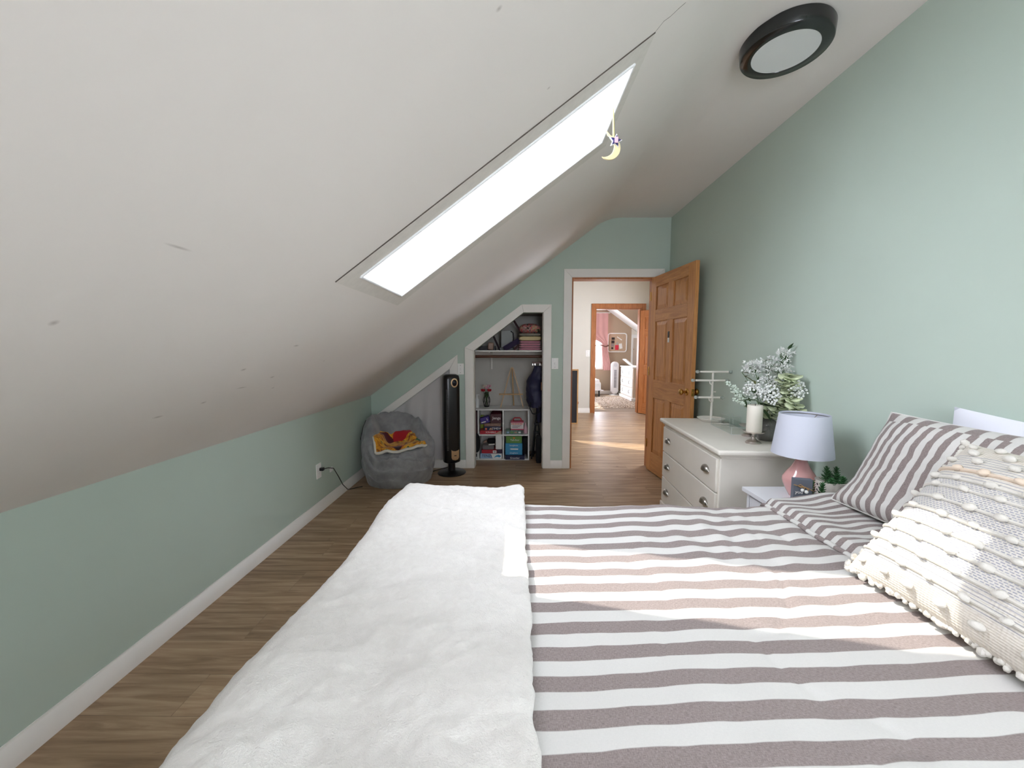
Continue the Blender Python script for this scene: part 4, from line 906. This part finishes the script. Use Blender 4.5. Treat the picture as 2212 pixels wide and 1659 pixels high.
def spray(label, tip, r, cnt, kind):
    t = thing('flower_spray', label, 'flowers', (VX, VY, dz+.06), group='artificial stems in the grey vase'); o = V((VX, VY, dz+.06)); P = [p-o for p in arc(tip)]
    m = MB(); m.tube(P, .0018, 6); head = P[-1]; bl_ = MB(); lf_ = MB()
    for i in range(cnt):
        if kind == 'berry':
            dvec = V((random.gauss(0, 1), random.gauss(0, 1), random.gauss(.2, .8))).normalized(); q = head+dvec*r*random.uniform(.35, 1); 
            if i % 2 == 0: m.tube([P[-2], (P[-2]+q)/2+V((0, 0, .01)), q], .0009, 4, caps=False)
            bl_.ball(q, random.uniform(.0048, .0075), 7, 5)
        elif kind == 'heath':
            k = random.random(); i0 = 5+int(k*4.99); c = P[i0].lerp(P[i0+1], random.random()); dvec = V((random.gauss(0, 1), random.gauss(0, 1), random.gauss(0, 1))).normalized(); q = c+dvec*r*random.uniform(.2, .6)
            bl_.ball(q, random.uniform(.004, .0065), 6, 4)
            if i % 4 == 0: m.tube([c, q], .0007, 4, caps=False)
        else:
            dvec = V((random.gauss(0, 1), random.gauss(0, 1), random.gauss(.1, .8))).normalized(); q = head+dvec*r*random.uniform(.3, 1); w = V((random.gauss(0, 1), random.gauss(0, 1), random.gauss(0, 1))).normalized()
            for s in range(3): bl_.leaf(q, dvec+w*(s-1)*.9, w.orthogonal(), random.uniform(.011, .018), .0065, n=2)
            if i % 5 == 0: m.tube([P[-2], q], .0008, 4, caps=False)
    for k in range(3):
        c = P[5+k]; lf_.leaf(c, (random.gauss(0, 1), random.gauss(0, 1), .5), (0, 0, 1), .05, .014)
    m.build('stem', STEM, t); bl_.build('blossoms', FW if kind != 'heath' else FWP, t); lf_.build('leaves', DKL, t)
LS = [('white star flower cluster topmost near the wall', (1.555, 2.26, 1.262), .05, 70, 'star'), ('white star flower cluster upper left of the bouquet', (1.43, 2.34, 1.185), .06, 130, 'star'), ('white star flower cluster upper middle of the bouquet', (1.515, 2.33, 1.195), .06, 120, 'star'), ('white star flower cluster beneath the topmost one', (1.545, 2.24, 1.17), .05, 90, 'star'),
      ('white star flower cluster in middle of the bouquet', (1.465, 2.25, 1.10), .05, 90, 'star'), ('white berry spray low at front of the bouquet', (1.445, 2.20, 1.035), .065, 170, 'berry'), ('white berry spray left of the bouquet centre', (1.395, 2.27, 1.06), .055, 110, 'berry'), ('white berry spray at right beside the wall', (1.545, 2.12, 1.06), .045, 75, 'berry'), ('second white berry spray at right edge of bouquet', (1.575, 2.15, 1.10), .035, 30, 'berry'),
      ('pale feathery sprig reaching furthest left', (1.275, 2.36, 1.10), .03, 60, 'heath'), ('pale feathery sprig reaching left below the first', (1.30, 2.33, 1.045), .03, 55, 'heath'), ('pale feathery sprig drooping lowest at left', (1.30, 2.30, 1.0), .025, 45, 'heath'), ('pale feathery sprig low behind the candle', (1.36, 2.33, 1.0), .03, 40, 'heath'), ('pale feathery sprig just above the vase rim', (1.485, 2.22, .98), .03, 45, 'heath')]
for a in LS: spray('artificial '+a[0], *a[1:])
def euc(label, tip, droop, rad):
    t = thing('eucalyptus_branch', label, 'leaves', (VX, VY, dz+.06), group='artificial stems in the grey vase'); o = V((VX, VY, dz+.06)); P = [p-o for p in arc(tip)]; e = P[-1]
    P += [e+V(d) for d in droop]; MB().tube(P, .0018, 6).build('stem', STEM, t); m = MB()
    for i in range(6, len(P)*2):
        k = i/2; a = P[min(int(k), len(P)-1)]; b = P[min(int(k)+1, len(P)-1)]; c = a.lerp(b, k-int(k))
        for s in (-1, 1):
            th = i*1.3+(0 if s > 0 else math.pi); d = V((math.cos(th), math.sin(th), .15)); n_ = V((random.gauss(0, .4), random.gauss(-.6, .3), 1)).normalized(); u = d.cross(n_).normalized(); rr = rad*random.uniform(.8, 1.15)
            kk = m.add([c+d*rr*1.05]+[c+d*rr*1.05+(d*math.cos(q*math.pi/5)+u*math.sin(q*math.pi/5)*.92)*rr+n_*.004*(q % 2) for q in range(10)])
            for q in range(10): m.face((kk, kk+1+q, kk+1+(q+1) % 10), 0, None, True)
    m.build('leaves', EUC, t, solid=.0006)
euc('pale green eucalyptus branch arching at right of bouquet', (1.52, 2.16, 1.15), [(.0, -.015, -.03), (.0, -.02, -.065), (.0, -.025, -.1)], .027)
euc('pale green eucalyptus branch hanging low over the lampshade', (1.51, 2.14, 1.03), [(.01, -.02, -.025), (.02, -.03, -.05), (.03, -.035, -.075)], .025)
def twig(label, tip, mat, L, n):
    t = thing('leafy_twig', label, 'leaves', (VX, VY, dz+.06), group='artificial stems in the grey vase'); o = V((VX, VY, dz+.06)); P = [p-o for p in arc(tip)]
    MB().tube(P, .0015, 6).build('stem', STEM, t); m = MB()
    for i in range(n): c = P[-1-(i % 4)]; m.leaf(c, (random.gauss(-.3, .8), random.gauss(-.3, .6), random.gauss(.2, .6)), (0, 0, 1), L*random.uniform(.8, 1.2), L*.42)
    m.build('leaves', mat, t)
twig('olive brown leafy twig upper left of the bouquet', (1.375, 2.36, 1.155), OLV, .055, 6); twig('olive leafy twig left of bouquet centre', (1.405, 2.30, 1.11), OLV, .05, 4); twig('green leafy twig at top of the bouquet by wall', (1.57, 2.25, 1.29), DKL, .05, 6); twig('long green leaves low at left above the candle', (1.385, 2.22, 1.0), DKL, .09, 4); twig('dark green leafy twig at bouquet top centre', (1.49, 2.32, 1.225), DKL, .05, 4)

#@NIGHTSTAND
nz = .588
ns = thing('nightstand', 'white nightstand between the dresser and the bed', 'nightstand', (1.375, 1.805, 0))
MB().box(-.205, .205, -.15, .15, nz-.022, nz).build('top', plain('nightstand_white', (232, 234, 238), .4), ns, bevel=.002)
nw = ns.children[0].active_material if ns.children else WHITE
NSW = bpy.data.materials['nightstand_white']
MB().box(-.185, -.165, -.135, -.115, 0, nz-.022).build('leg', NSW, ns); MB().box(-.185, -.165, .115, .135, 0, nz-.022).build('leg', NSW, ns); MB().box(.165, .185, -.135, -.115, 0, nz-.022).build('leg', NSW, ns); MB().box(.165, .185, .115, .135, 0, nz-.022).build('leg', NSW, ns)
MB().box(-.165, .185, -.132, -.122, .1, nz-.022).box(-.165, .185, .122, .132, .1, nz-.022).box(.170, .18, -.122, .122, .1, nz-.022).box(-.165, .17, -.122, .122, .1, .115).build('cabinet', NSW, ns)
dd = MB().box(-.188, -.172, -.108, .108, .40, .55).build('drawer', NSW, ns, bevel=.002); MB().ball((-.198, 0, .475), .012).build('knob', CHROME, dd)
# lamp
LX, LY = 1.372, 1.83
lp = thing('table_lamp', 'pink ceramic table lamp with a white drum shade', 'lamp', (LX, LY, nz))
PCER = plain('pink_ceramic', (222, 168, 164), .12, coat=.6)
MB().lathe([(0, 0), (.042, 0), (.045, .006), (.058, .03), (.0705, .062), (.0735, .078), (.071, .09), (.055, .118), (.037, .145), (.025, .172), (.019, .198), (.017, .212), (.0, .214)], n=56).build('base', PCER, lp)
MB().cyl((0, 0, .212), (0, 0, .24), .012).cyl((0, 0, .24), (0, 0, .30), .016).build('socket', BRASS, lp)
SHD = NT('lamp_shade_fabric'); SHD.set(Base_Color=lin(206, 210, 222), Roughness=.85)  # slight blue of the sky light is mixed into the white shade's colour
SHD.bump(SHD.noise(SHD.coords('Object', (1, 1, .2)), 700, 2), .05)
q0, q1, r0, r1 = .205, .40, .125, .101
shd = MB().lathe([(r0, q0), (r0-(r0-r1)*.5, (q0+q1)/2), (r1, q1), (r1-.0025, q1), (r0-.0025-(r0-r1)*.5, (q0+q1)/2), (r0-.0025, q0), (r0, q0)], n=64).build('shade', SHD.m, lp)
m = MB().lathe([(r1-.002, q1-.012), (r1-.004, q1-.008)], n=40)
for k in range(3): a = k*2.094+.4; m.tube([(0, 0, q1-.06), (math.cos(a)*.05, math.sin(a)*.05, q1-.04), (math.cos(a)*(r1-.004), math.sin(a)*(r1-.004), q1-.012)], .0018, 6)
m.cyl((0, 0, .29), (0, 0, q1-.055), .004); m.build('spider', CHROME, shd)
# grey block sign, pot
SG = plain('slate_grey_paint', (104, 110, 122), .6)
sg_ = thing('grey_block_sign', 'small slate grey block sign tied with twine and beads', 'sign', (1.277, 1.69, nz), -.3)
MB().box(-.036, .036, -.014, .014, 0, .132).build('block', SG, sg_, bevel=.001)
TW = plain('jute_twine', (178, 142, 96), .9)
MB().tube([(-.036, -.0155, .106), (-.01, -.017, .100), (.015, -.017, .096), (.036, -.0155, .086)], .002, 6).tube([(.005, -.018, .098), (-.012, -.020, .110), (-.022, -.019, .104), (-.012, -.020, .098), (.008, -.018, .099), (.018, -.020, .090), (.014, -.019, .076)], .002, 6).tube([(.006, -.018, .098), (.0, -.019, .084)], .0018, 6).build('twine', TW, sg_)
MB().ball((-.004, -.022, .086), .0075).ball((.010, -.023, .080), .008).build('bead', WHITE, sg_)
lettering('you', .02, LW, sg_, (-.014, -.0148, .073))
pt = thing('succulent_pot', 'white polka-dot pot with green succulents behind the pillow', 'plant pot', (1.432, 1.725, nz))
def potmat():
    t = NT('polka_dot_ceramic'); v = t.coords('Object', (1, 1, 1)); w = t.new('ShaderNodeTexVoronoi', i={'Scale': 34.0, 'Randomness': .35}); t.l.new(v, w.inputs['Vector'])
    k = t.math('MULTIPLY', t.math('SUBTRACT', .2, w.outputs['Distance']), 30); k.node.use_clamp = True
    t.set(Base_Color=t.mix(k, lin(228, 222, 212), lin(36, 34, 36)), Roughness=.4); return t.m
MB().lathe([(0, 0), (.044, 0), (.048, .01), (.057, .106), (.058, .112), (.050, .110), (0, .095)], n=40).build('pot', potmat(), pt)
GL = plain('succulent_green', (52, 104, 56), .5, var=.2, vscale=40)
def succ(name, label, x, y, h, n, z0=nz+.096, sc=1):
    t = thing(name, label, 'plant', (x, y, z0), group='succulents on the nightstand'); MB().tube([(0, 0, 0), (.004, 0, h)], .002, 6).build('stem', STEM, t); m = MB()
    for i in range(n):
        k = i/n; a = i*2.4; L = (.026-.012*k)*sc; m.leaf((.004*k, 0, h*(.15+.85*k)), (math.cos(a), math.sin(a), .25+.6*k), (0, 0, 1), L, .009*sc, bend=-.1, n=3)
    m.build('leaves', GL, t, solid=.0015)
for i, (x, y, h) in enumerate([(1.412, 1.73, .075), (1.435, 1.745, .05), (1.45, 1.715, .045), (1.465, 1.74, .07), (1.405, 1.69, .03), (1.455, 1.69, .04)]):
    succ('succulent', ['tallest pointed succulent stem in the polka-dot pot', 'short succulent stem at back of the polka-dot pot', 'middle succulent stem in the polka-dot pot', 'leaning succulent stem at right of the pot', 'succulent stem spilling over the pot front at left', 'succulent stem at front right of the pot'][i], x, y, h, 26)
for i, (x, y) in enumerate([(1.33, 1.705), (1.352, 1.675)]): succ('green_sprig', ['grey-green sprig right beside the slate sign', 'grey-green sprig between the sign and the pot'][i], x, y, .115, 40, nz, 1.1)

#@BED
BZ = .598
WS = stripes('wide_stripe_linen', .0765, .157); NS_ = stripes('narrow_stripe_linen', .041, .1)
bed = thing('bed', 'bed with head against the mint wall, under the striped comforter', 'bed', (.5, .83, 0))
MB().box(-1.03, 1.03, -.74, .74, .34, .575).build('mattress', WHITE, bed, bevel=.05, seg=4)
MB().box(-1.04, 1.04, -.74, .74, .22, .335).build('frame', plain('bed_frame_grey', (150, 146, 142), .7), bed, bevel=.01)
for x in (-.96, .96):
    for y in (-.66, .66): MB().box(x-.03, x+.03, y-.03, y+.03, 0, .22).build('leg', BLACKM, bed)
XF, YFAR, YNEAR = -.545, 1.635, .04
def drape(s, edge, r=.045):       # distance past the edge -> (overhang, fall)
    d = s-(edge-r)
    if d <= 0: return s, 0
    if d < r*math.pi/2: a = d/r; return edge-r+r*math.sin(a), r*(1-math.cos(a))
    return edge, r+d-r*math.pi/2
def puff(x, y):
    w = .010*fbm(x*2.2+4, y*2.2, 1)+.005*fbm(x*6, y*5, 2)
    k = sstep(.2, .9, x)
    w *= .6; k2 = sstep(.15, .8, x)*(.35+.65*sstep(.7, 1.3, y))
    w += .0045*k2*math.sin(x*44+3*fbm(x*2, y*3, 4)+1.2*math.sin(y*6))*(.3+.7*sstep(-.2, .35, fbm(x*3, y*2, 7)))
    rd = abs(fbm(x*2.6+y*1.2, y*2.4-x*.4, 12)); w -= .0055*max(0, 1-rd*9)*(.25+.75*k)
    w += .012*sstep(1.35, 1.6, y)*math.sin(x*11+1)*.5
    w += .016*sstep(.75, .2, y)*sstep(.5, 1.1, x)*fbm(x*3, y*2, 15)
    return w
def comf(a, b):
    u = -.95+a*2.04; v = -.30+b*2.30       # sheet coordinates in metres
    ox, fx = drape(-u, -XF); x = -ox if -u > 0 else u
    oy, fy = drape(v, YFAR); y = oy
    if v < .5: o2, f2 = drape(-v, -YNEAR); y = -o2; fy = f2
    fall = min(.5, max(fx, fy)+.3*min(fx, fy))
    z = BZ+.03+puff(u, v)-fall
    if fall > .05: y += .012*math.sin(u*13+1)*(1 if v > 1 else -1) if fy > .05 else 0; x += .0
    return (x, y, z)
cf = MB().grid(comf, 250, 250, uv=lambda a, b: (-.95+a*2.04, -.30+b*2.30-.05*max(0, -.95+a*2.04)+.004*fbm(a*9, b*9, 20)))
co = thing('comforter', 'grey and white striped linen comforter covering the bed', 'comforter', (0, 0, 0))
cf.build('quilt', WS, co)
# turned back top edge with narrow stripes, and bound edge
def cuff(a, b):
    u = 1.075+.48*a; v = .02+1.72*b; oy, fy = drape(v, YFAR+.02)
    lift = .032*sstep(0, .07, a)+.004
    z = BZ+.03+lift+puff(u*.9, v)*.8+.010*math.sin(v*15+4*a)*sstep(.05, .4, a)*.6-min(.4, fy)+.012*fbm(u*4, v*3, 31)
    return (u+.02*math.sin(v*4)*0+.012*fbm(3, v*3, 2), oy, z if a > .001 else z-.02)
MB().grid(cuff, 60, 200, uv=lambda a, b: (.48*a, 1.72*b+.01*math.sin(a*5))).build('turned_back_cuff', NS_, co)
hem = [V(cuff(0, i/160))+V((.002, 0, .024)) for i in range(160)]
hm = MB(); k0 = len(hm.v)
def hemf(a, b):
    i = b*158; p = hem[int(i)].lerp(hem[int(i)+1], i-int(i)); th = 2*math.pi*a; return p+V((.008*math.cos(th)*1.3, 0, .008*math.sin(th)))
hm.grid(hemf, 10, 158, closeu=True, uv=lambda a, b: (a*.03, .02+1.72*b*.994)); hm.build('bound_edge', WS, co)
# throw
def fleece():
    t = NT('white_sherpa'); v = t.coords(); a = t.noise(v, 5, 3); n = t.noise(v, 38, 6, .68, .6); f = t.noise(v, 300, 3, .7)
    t.set(Base_Color=t.ramp(t.math('ADD', t.math('MULTIPLY', a, .5), t.math('MULTIPLY', n, .5)), [(.35, lin(215, 211, 204)), (.65, lin(232, 229, 223))]), Roughness=1, Sheen_Weight=.4)
    t.p.inputs['Specular IOR Level'].default_value = .1
    t.bump(t.math('ADD', n, t.math('MULTIPLY', f, .6)), .6, .007); return t.m
TX1 = .035
def throw_pt(u, v, off):
    edge = .512+.012*fbm(v*2.4, 3, 3)-.03*sstep(1.45, 1.7, v)+.026*sstep(1.25, .85, v)+off
    ox, fx = drape(-u, edge, .07); x = -ox if -u > 0 else u
    oy, fy = drape(v, YFAR+.045+off, .06); y = oy
    if v < .5: o2, f2 = drape(-v, -YNEAR+.02+off, .05); y = -o2; fy = f2
    fall = min(.5, max(fx, fy)+.3*min(fx, fy))
    z = BZ+.045+off+.8*puff(u, v)+.02*fbm(u*2.5, v*1.8, 40)+.006*fbm(u*9, v*9, 41)+.030*sstep(1.25, 1.58, v)-.012*math.exp(-((u+.1)/.07)**2)*sstep(1.3, 1.6, v)-fall
    z += .0026*fbm(u*45, v*45, 42)
    return V((x+.002*fbm(u*50, v*50, 5), y, z))
def throw(a, b):
    # top face with a thick rounded right edge that curls under
    N = .93
    if a < N: u = -1.0+(TX1+1.0-.022+.010*fbm(b*9, 2, 2)+.006*fbm(b*30, 2, 6))*(a/N); off = .026
    else:
        k = (a-N)/(1-N); th = k*math.pi; u = TX1-.022+.010*fbm(b*9, 2, 2)+.006*fbm(b*30, 2, 6)+.022*math.sin(th); off = .004+.022*.5*(1+math.cos(th))
    return throw_pt(u, -.30+b*2.42, off)
tag(MB().grid(throw, 170, 330).build('throw_blanket', fleece()), 'fluffy white sherpa throw blanket across the foot of bed', 'blanket')

# pillows
def frame_m(bl_, up, side):            # origin bottom centre, local x along side, y out of face, z up the face
    side = V(side).normalized(); up = V(up); up = (up-side*up.dot(side)).normalized(); n_ = up.cross(side)
    return Matrix(((side.x, n_.x, up.x, bl_[0]), (side.y, n_.y, up.y, bl_[1]), (side.z, n_.z, up.z, bl_[2]), (0, 0, 0, 1)))
def pillow(w, h, T, seed, wr=.012, n=70, corner=.06, slump=0, sag=0, TB=None):
    TB = T if TB is None else TB
    """front and back sheets of a stuffed pillow; local x -w/2..w/2, z 0..h, y front negative"""
    def f(sgn):
        def g(a, b):
            u, v = 2*a-1, 2*b-1
            pr = (max(0, 1-abs(u)**2.6)*max(0, 1-abs(v)**2.6))**.55
            x = u*w/2*(1-corner*(1-v*v)*0-corner*.6*(v*v)*0-.045*(1-v*v)*abs(u)**3); z = h/2+v*h/2*(1-.05*(1-u*u)*abs(v)**3)
            e = fbm(u*2.2+seed, v*2.2, seed)*wr*pr**.5+.35*wr*fbm(u*6, v*6+seed, seed+3)*pr**.5
            y = sgn*((T if sgn < 0 else TB)/2*pr+e)
            if slump:  # lower part folds forward on itself
                k = sstep(.30, .02, b)*sstep(-1.2, .6, -u if slump > 0 else u)
                y += -.06*k*abs(slump)+.03*math.exp(-((b-.28)/.05)**2)*sstep(-.6, .3, u); z += .0*k
            z -= sag*sstep(.2, 1, b)*(1-u*u)*h*.5
            return (x, y, z)
        return g
    return f
# striped sham
shm = frame_m((1.33, 1.20, .665), (.19, 0, .375), (0, -1, 0))
sh_ = thing('striped_pillow_sham', 'grey striped pillow sham leaning against the mint wall', 'pillow', (1.33, 1.20, .665))
SW, SHH = .72, .42
off = V((1.33, 1.20, .665))
fp = pillow(SW, SHH, .17, 3.3, .010, slump=.5, TB=.06)
def local(fn, M_, o): return lambda a, b: (M_ @ V(fn(a, b)))-o
frontf = fp(-1); backf = fp(1)
lf = local(frontf, shm, off); CUT = .90
MB().grid(lambda a, b: lf(a, b*CUT), 90, 64, uv=lambda a, b: (SHH*b*CUT, SW*a+.003*fbm(a*5, b*4, 8))).build('narrow_striped_front', NS_, sh_)
MB().grid(lambda a, b: lf(a, CUT+b*(1-CUT)), 90, 8, uv=lambda a, b: (SHH*(CUT+b*(1-CUT)), SW*a)).build('wide_striped_top', WS, sh_)
MB().grid(local(backf, shm, off), 60, 50, uv=lambda a, b: (SHH*b, SW*a)).build('wide_striped_back', WS, sh_)
pp = MB(); loop = [frontf(i/40, 0) for i in range(40)]+[frontf(1, i/30) for i in range(30)]+[frontf(1-i/40, 1) for i in range(40)]+[frontf(0, 1-i/30) for i in range(31)]
pp.tube([shm @ V(p)-off for p in loop], .0035, 6, caps=False); pp.build('seam_piping', stripes('seam_linen', .0765, .2), sh_)
# white pillow behind
wm = frame_m((1.535, 1.05, .64), (.03, .0, .39), (0, -1, -.06))
wo = V((1.535, 1.05, .64)); wp = thing('white_pillow', 'plain white pillow standing behind the striped sham', 'pillow', tuple(wo))
wf = pillow(.72, .43, .07, 9.1, .006); WPM = plain('white_cotton', (232, 234, 242), .9)
for sg, nm in ((-1, 'front'), (1, 'back')): MB().grid(local(wf(sg), wm, wo), 40, 30).build(nm, WPM, wp)
# pom-pom cushion
CW = .5
cM = frame_m((.985, .845, .650), (.315, 0, .37), (0, -1, .0)); cO = V((.985, .845, .650))
cfn = pillow(CW+.02, .492, .17, 5.7, .006, n=60)
def weave():
    t = NT('woven_cushion_cotton'); uv = t.n.new('ShaderNodeUVMap').outputs[0]
    sep = t.new('ShaderNodeSeparateXYZ'); t.l.new(uv, sep.inputs[0]); y = sep.outputs[1]; x = sep.outputs[0]
    br = t.new('ShaderNodeTexBrick', offset=.5, i={'Color1': lin(162, 163, 173), 'Color2': lin(178, 178, 185), 'Mortar': lin(220, 216, 208), 'Scale': 1, 'Mortar Size': .0016, 'Mortar Smooth': .2, 'Brick Width': .0095, 'Row Height': .0052}); t.l.new(uv, br.inputs['Vector'])
    ln = t.math('ABSOLUTE', t.math('SUBTRACT', t.math('FRACT', t.math('DIVIDE', y, .0085)), .5)); lk = t.math('MULTIPLY', t.math('SUBTRACT', .16, ln), 12); lk.node.use_clamp = True
    lines = t.mix(t.math('MULTIPLY', lk, .75), lin(222, 217, 207), lin(150, 152, 164))
    # dashed weave through the middle, fine lines towards the bottom and top, plain cream at the very ends
    n_ = t.noise(uv, 6, 2)
    yy = t.math('ADD', y, t.math('MULTIPLY', t.math('SUBTRACT', n_, .5), .02))
    m1 = t.math('MULTIPLY', t.math('SUBTRACT', .125, t.math('ABSOLUTE', t.math('SUBTRACT', yy, .225))), 60); m1.node.use_clamp = True
    col = t.mix(m1, lines, br.outputs['Color'])
    m2 = t.math('MULTIPLY', t.math('SUBTRACT', t.math('ABSOLUTE', t.math('SUBTRACT', y, .245)), .185), 200); m2.node.use_clamp = True
    col = t.mix(m2, col, lin(222, 215, 203))
    m3 = t.math('MULTIPLY', t.math('SUBTRACT', .007, t.math('ABSOLUTE', t.math('SUBTRACT', y, .375))), 600); m3.node.use_clamp = True
    col = t.mix(m3, col, lin(238, 218, 196))
    t.set(Base_Color=col, Roughness=.95); 
    wv = t.new('ShaderNodeTexWave', bands_direction='Y', i={'Scale': 60.0, 'Distortion': 1.0}); t.l.new(uv, wv.inputs[0])
    w2 = t.new('ShaderNodeTexWave', bands_direction='X', i={'Scale': 40.0, 'Distortion': 2.0}); t.l.new(uv, w2.inputs[0])
    t.bump(t.math('ADD', wv.outputs[1], w2.outputs[1]), .35, .003); return t.m
CRD = plain('cream_cotton_cord', (222, 218, 209), .95, bump=.5, bscale=400); PCH = plain('peach_cotton_cord', (230, 212, 192), .95, bump=.5, bscale=400)
cu_ = thing('pompom_cushion', 'woven cream cushion with rows of pom-poms leaning on the sham', 'cushion', tuple(cO))
F = local(cfn(-1), cM, cO); G = local(cfn(1), cM, cO)
MB().grid(F, 80, 80, uv=lambda a, b: (CW*a, .49*b)).build('woven_front', weave(), cu_); MB().grid(G, 40, 40).build('back', CRD, cu_)
rows_ = [.075, .155, .235, .315, .395, .475, .555, .64, .70, .765, .83, .895, .95]
def nrm(a, b):
    p = V(F(a, b)); return (V(F(min(1, a+.01), b))-V(F(max(0, a-.01), b))).cross(V(F(a, min(1, b+.01)))-V(F(a, max(0, b-.01)))).normalized()
for k, b in enumerate(rows_):
    if b in (.83, .895, .95, .075): continue
    pts = [V(F(.02+.96*i/50, b))+nrm(.02+.96*i/50, b)*.0015 for i in range(51)]
    MB().tube(pts, .0046, 6).build('raised_cord', PCH if abs(b-.765) < .01 else CRD, cu_)
pom = MB(); pom.ball((0, 0, 0), .0092, 12, 8, sc=(1.3, 1, 1), jit=.10); pom_me = None
for k, b in enumerate(rows_):
    for i in range(7):
        a = .08+.14*i+(.07 if k % 2 else 0)+random.uniform(-.012, .012)
        if a > .97: continue
        p = V(F(a, b)); nn = nrm(a, b); s = random.uniform(.85, 1.15); M_ = PCH if abs(b-.765) < .01 else CRD
        if pom_me is None: o = pom.build('pom_pom', M_, cu_); pom_me = o.data
        else:
            o = bpy.data.objects.new('pom_pom', pom_me); COL.objects.link(o); o.parent = cu_
            if M_ is PCH: o.material_slots[0].link = 'OBJECT'; o.material_slots[0].material = PCH
        o.location = p+nn*.006; o.rotation_euler = (random.uniform(-.4, .4), random.uniform(-.4, .4), 1.57+random.uniform(-.4, .4)); o.scale = (s, s, s*.9)
fr_ = MB(); edge = [F(i/60, 0) for i in range(61)]+[F(0, i/50) for i in range(51)]
for p in edge:
    p = V(p); fr_.ball(p+V((random.uniform(-.006, .004), random.uniform(-.004, .008), random.uniform(-.004, .004))), random.uniform(.005, .010), 7, 5, jit=.15)
fr_.build('looped_fringe', CRD, cu_)

#@LIGHT
w = bpy.data.worlds.new('sky'); S.world = w; w.use_nodes = True
bgd = w.node_tree.nodes['Background']; bgd.inputs[0].default_value = (.94, .96, 1.08, 1); bgd.inputs[1].default_value = 6
def portal(c, rotm, sx, sy):
    l = bpy.data.lights.new('portal', 'AREA'); l.shape = 'RECTANGLE'; l.size = sx; l.size_y = sy; l.cycles.is_portal = True
    o = bpy.data.objects.new('daylight_portal', l); COL.objects.link(o); o.matrix_world = Matrix.Translation(c) @ rotm
def face_dir(d, xax):
    z = -V(d).normalized(); x = V(xax).normalized(); y = z.cross(x); return Matrix(((x.x, y.x, z.x, 0), (x.y, y.y, z.y, 0), (x.z, y.z, z.z, 0), (0, 0, 0, 1)))
portal(sl((H0+H1)/2, (Y0+Y1)/2, SH+.04), face_dir(-SN, SD), H1-H0, Y1-Y0)
portal(V(((wn[0]+wn[1])/2, YN-.06, (wn[2]+wn[3])/2)), face_dir((0, 1, 0), (1, 0, 0)), wn[1]-wn[0], wn[3]-wn[2])
portal(sl(1.9, -.675, .16), face_dir(-SN, SD), 1.1, .35)
portal(V((2.035, PB+.06, 1.41)), face_dir((0, -1, 0), (1, 0, 0)), .97, 1.38)
portal(V((-.22, 6.24, hz+.02)), face_dir((0, 0, -1), (1, 0, 0)), 1.0, .6)
portal(V((.84, 9.45, 1.4)), face_dir((1, 0, 0), (0, 1, 0)), 1.1, 1.0)
portal(V((3.06, 5.9, 1.45)), face_dir((-1, 0, 0), (0, 1, 0)), 1.4, 1.2)
su = bpy.data.lights.new('sun', 'SUN'); su.energy = 1.7; su.angle = R(.6); su.color = (1, .94, .84)
so_ = bpy.data.objects.new('sun', su); COL.objects.link(so_)
sd_ = V((.57, -.41, -1)).normalized(); so_.rotation_euler = sd_.to_track_quat('-Z', 'Y').to_euler()

#@CAMERA
cd_ = bpy.data.cameras.new('camera'); cam = bpy.data.objects.new('camera', cd_); COL.objects.link(cam); S.camera = cam
cd_.sensor_fit = 'HORIZONTAL'; cd_.sensor_width = 36; cd_.lens = 834.64/2212*36; cd_.clip_start = .02
yaw, pit = .0098, -.0891
fw = V((-math.sin(yaw)*math.cos(pit), math.cos(yaw)*math.cos(pit), math.sin(pit))); rt = V((math.cos(yaw), math.sin(yaw), 0)); up = rt.cross(fw)
cam.matrix_world = Matrix(((rt.x, up.x, -fw.x, 0), (rt.y, up.y, -fw.y, 0), (rt.z, up.z, -fw.z, 1.2932), (0, 0, 0, 1)))
S.view_settings.view_transform = 'Standard'; S.view_settings.look = 'None'; S.view_settings.gamma = 1; S.view_settings.exposure = 1.7
S.view_settings.use_curve_mapping = False
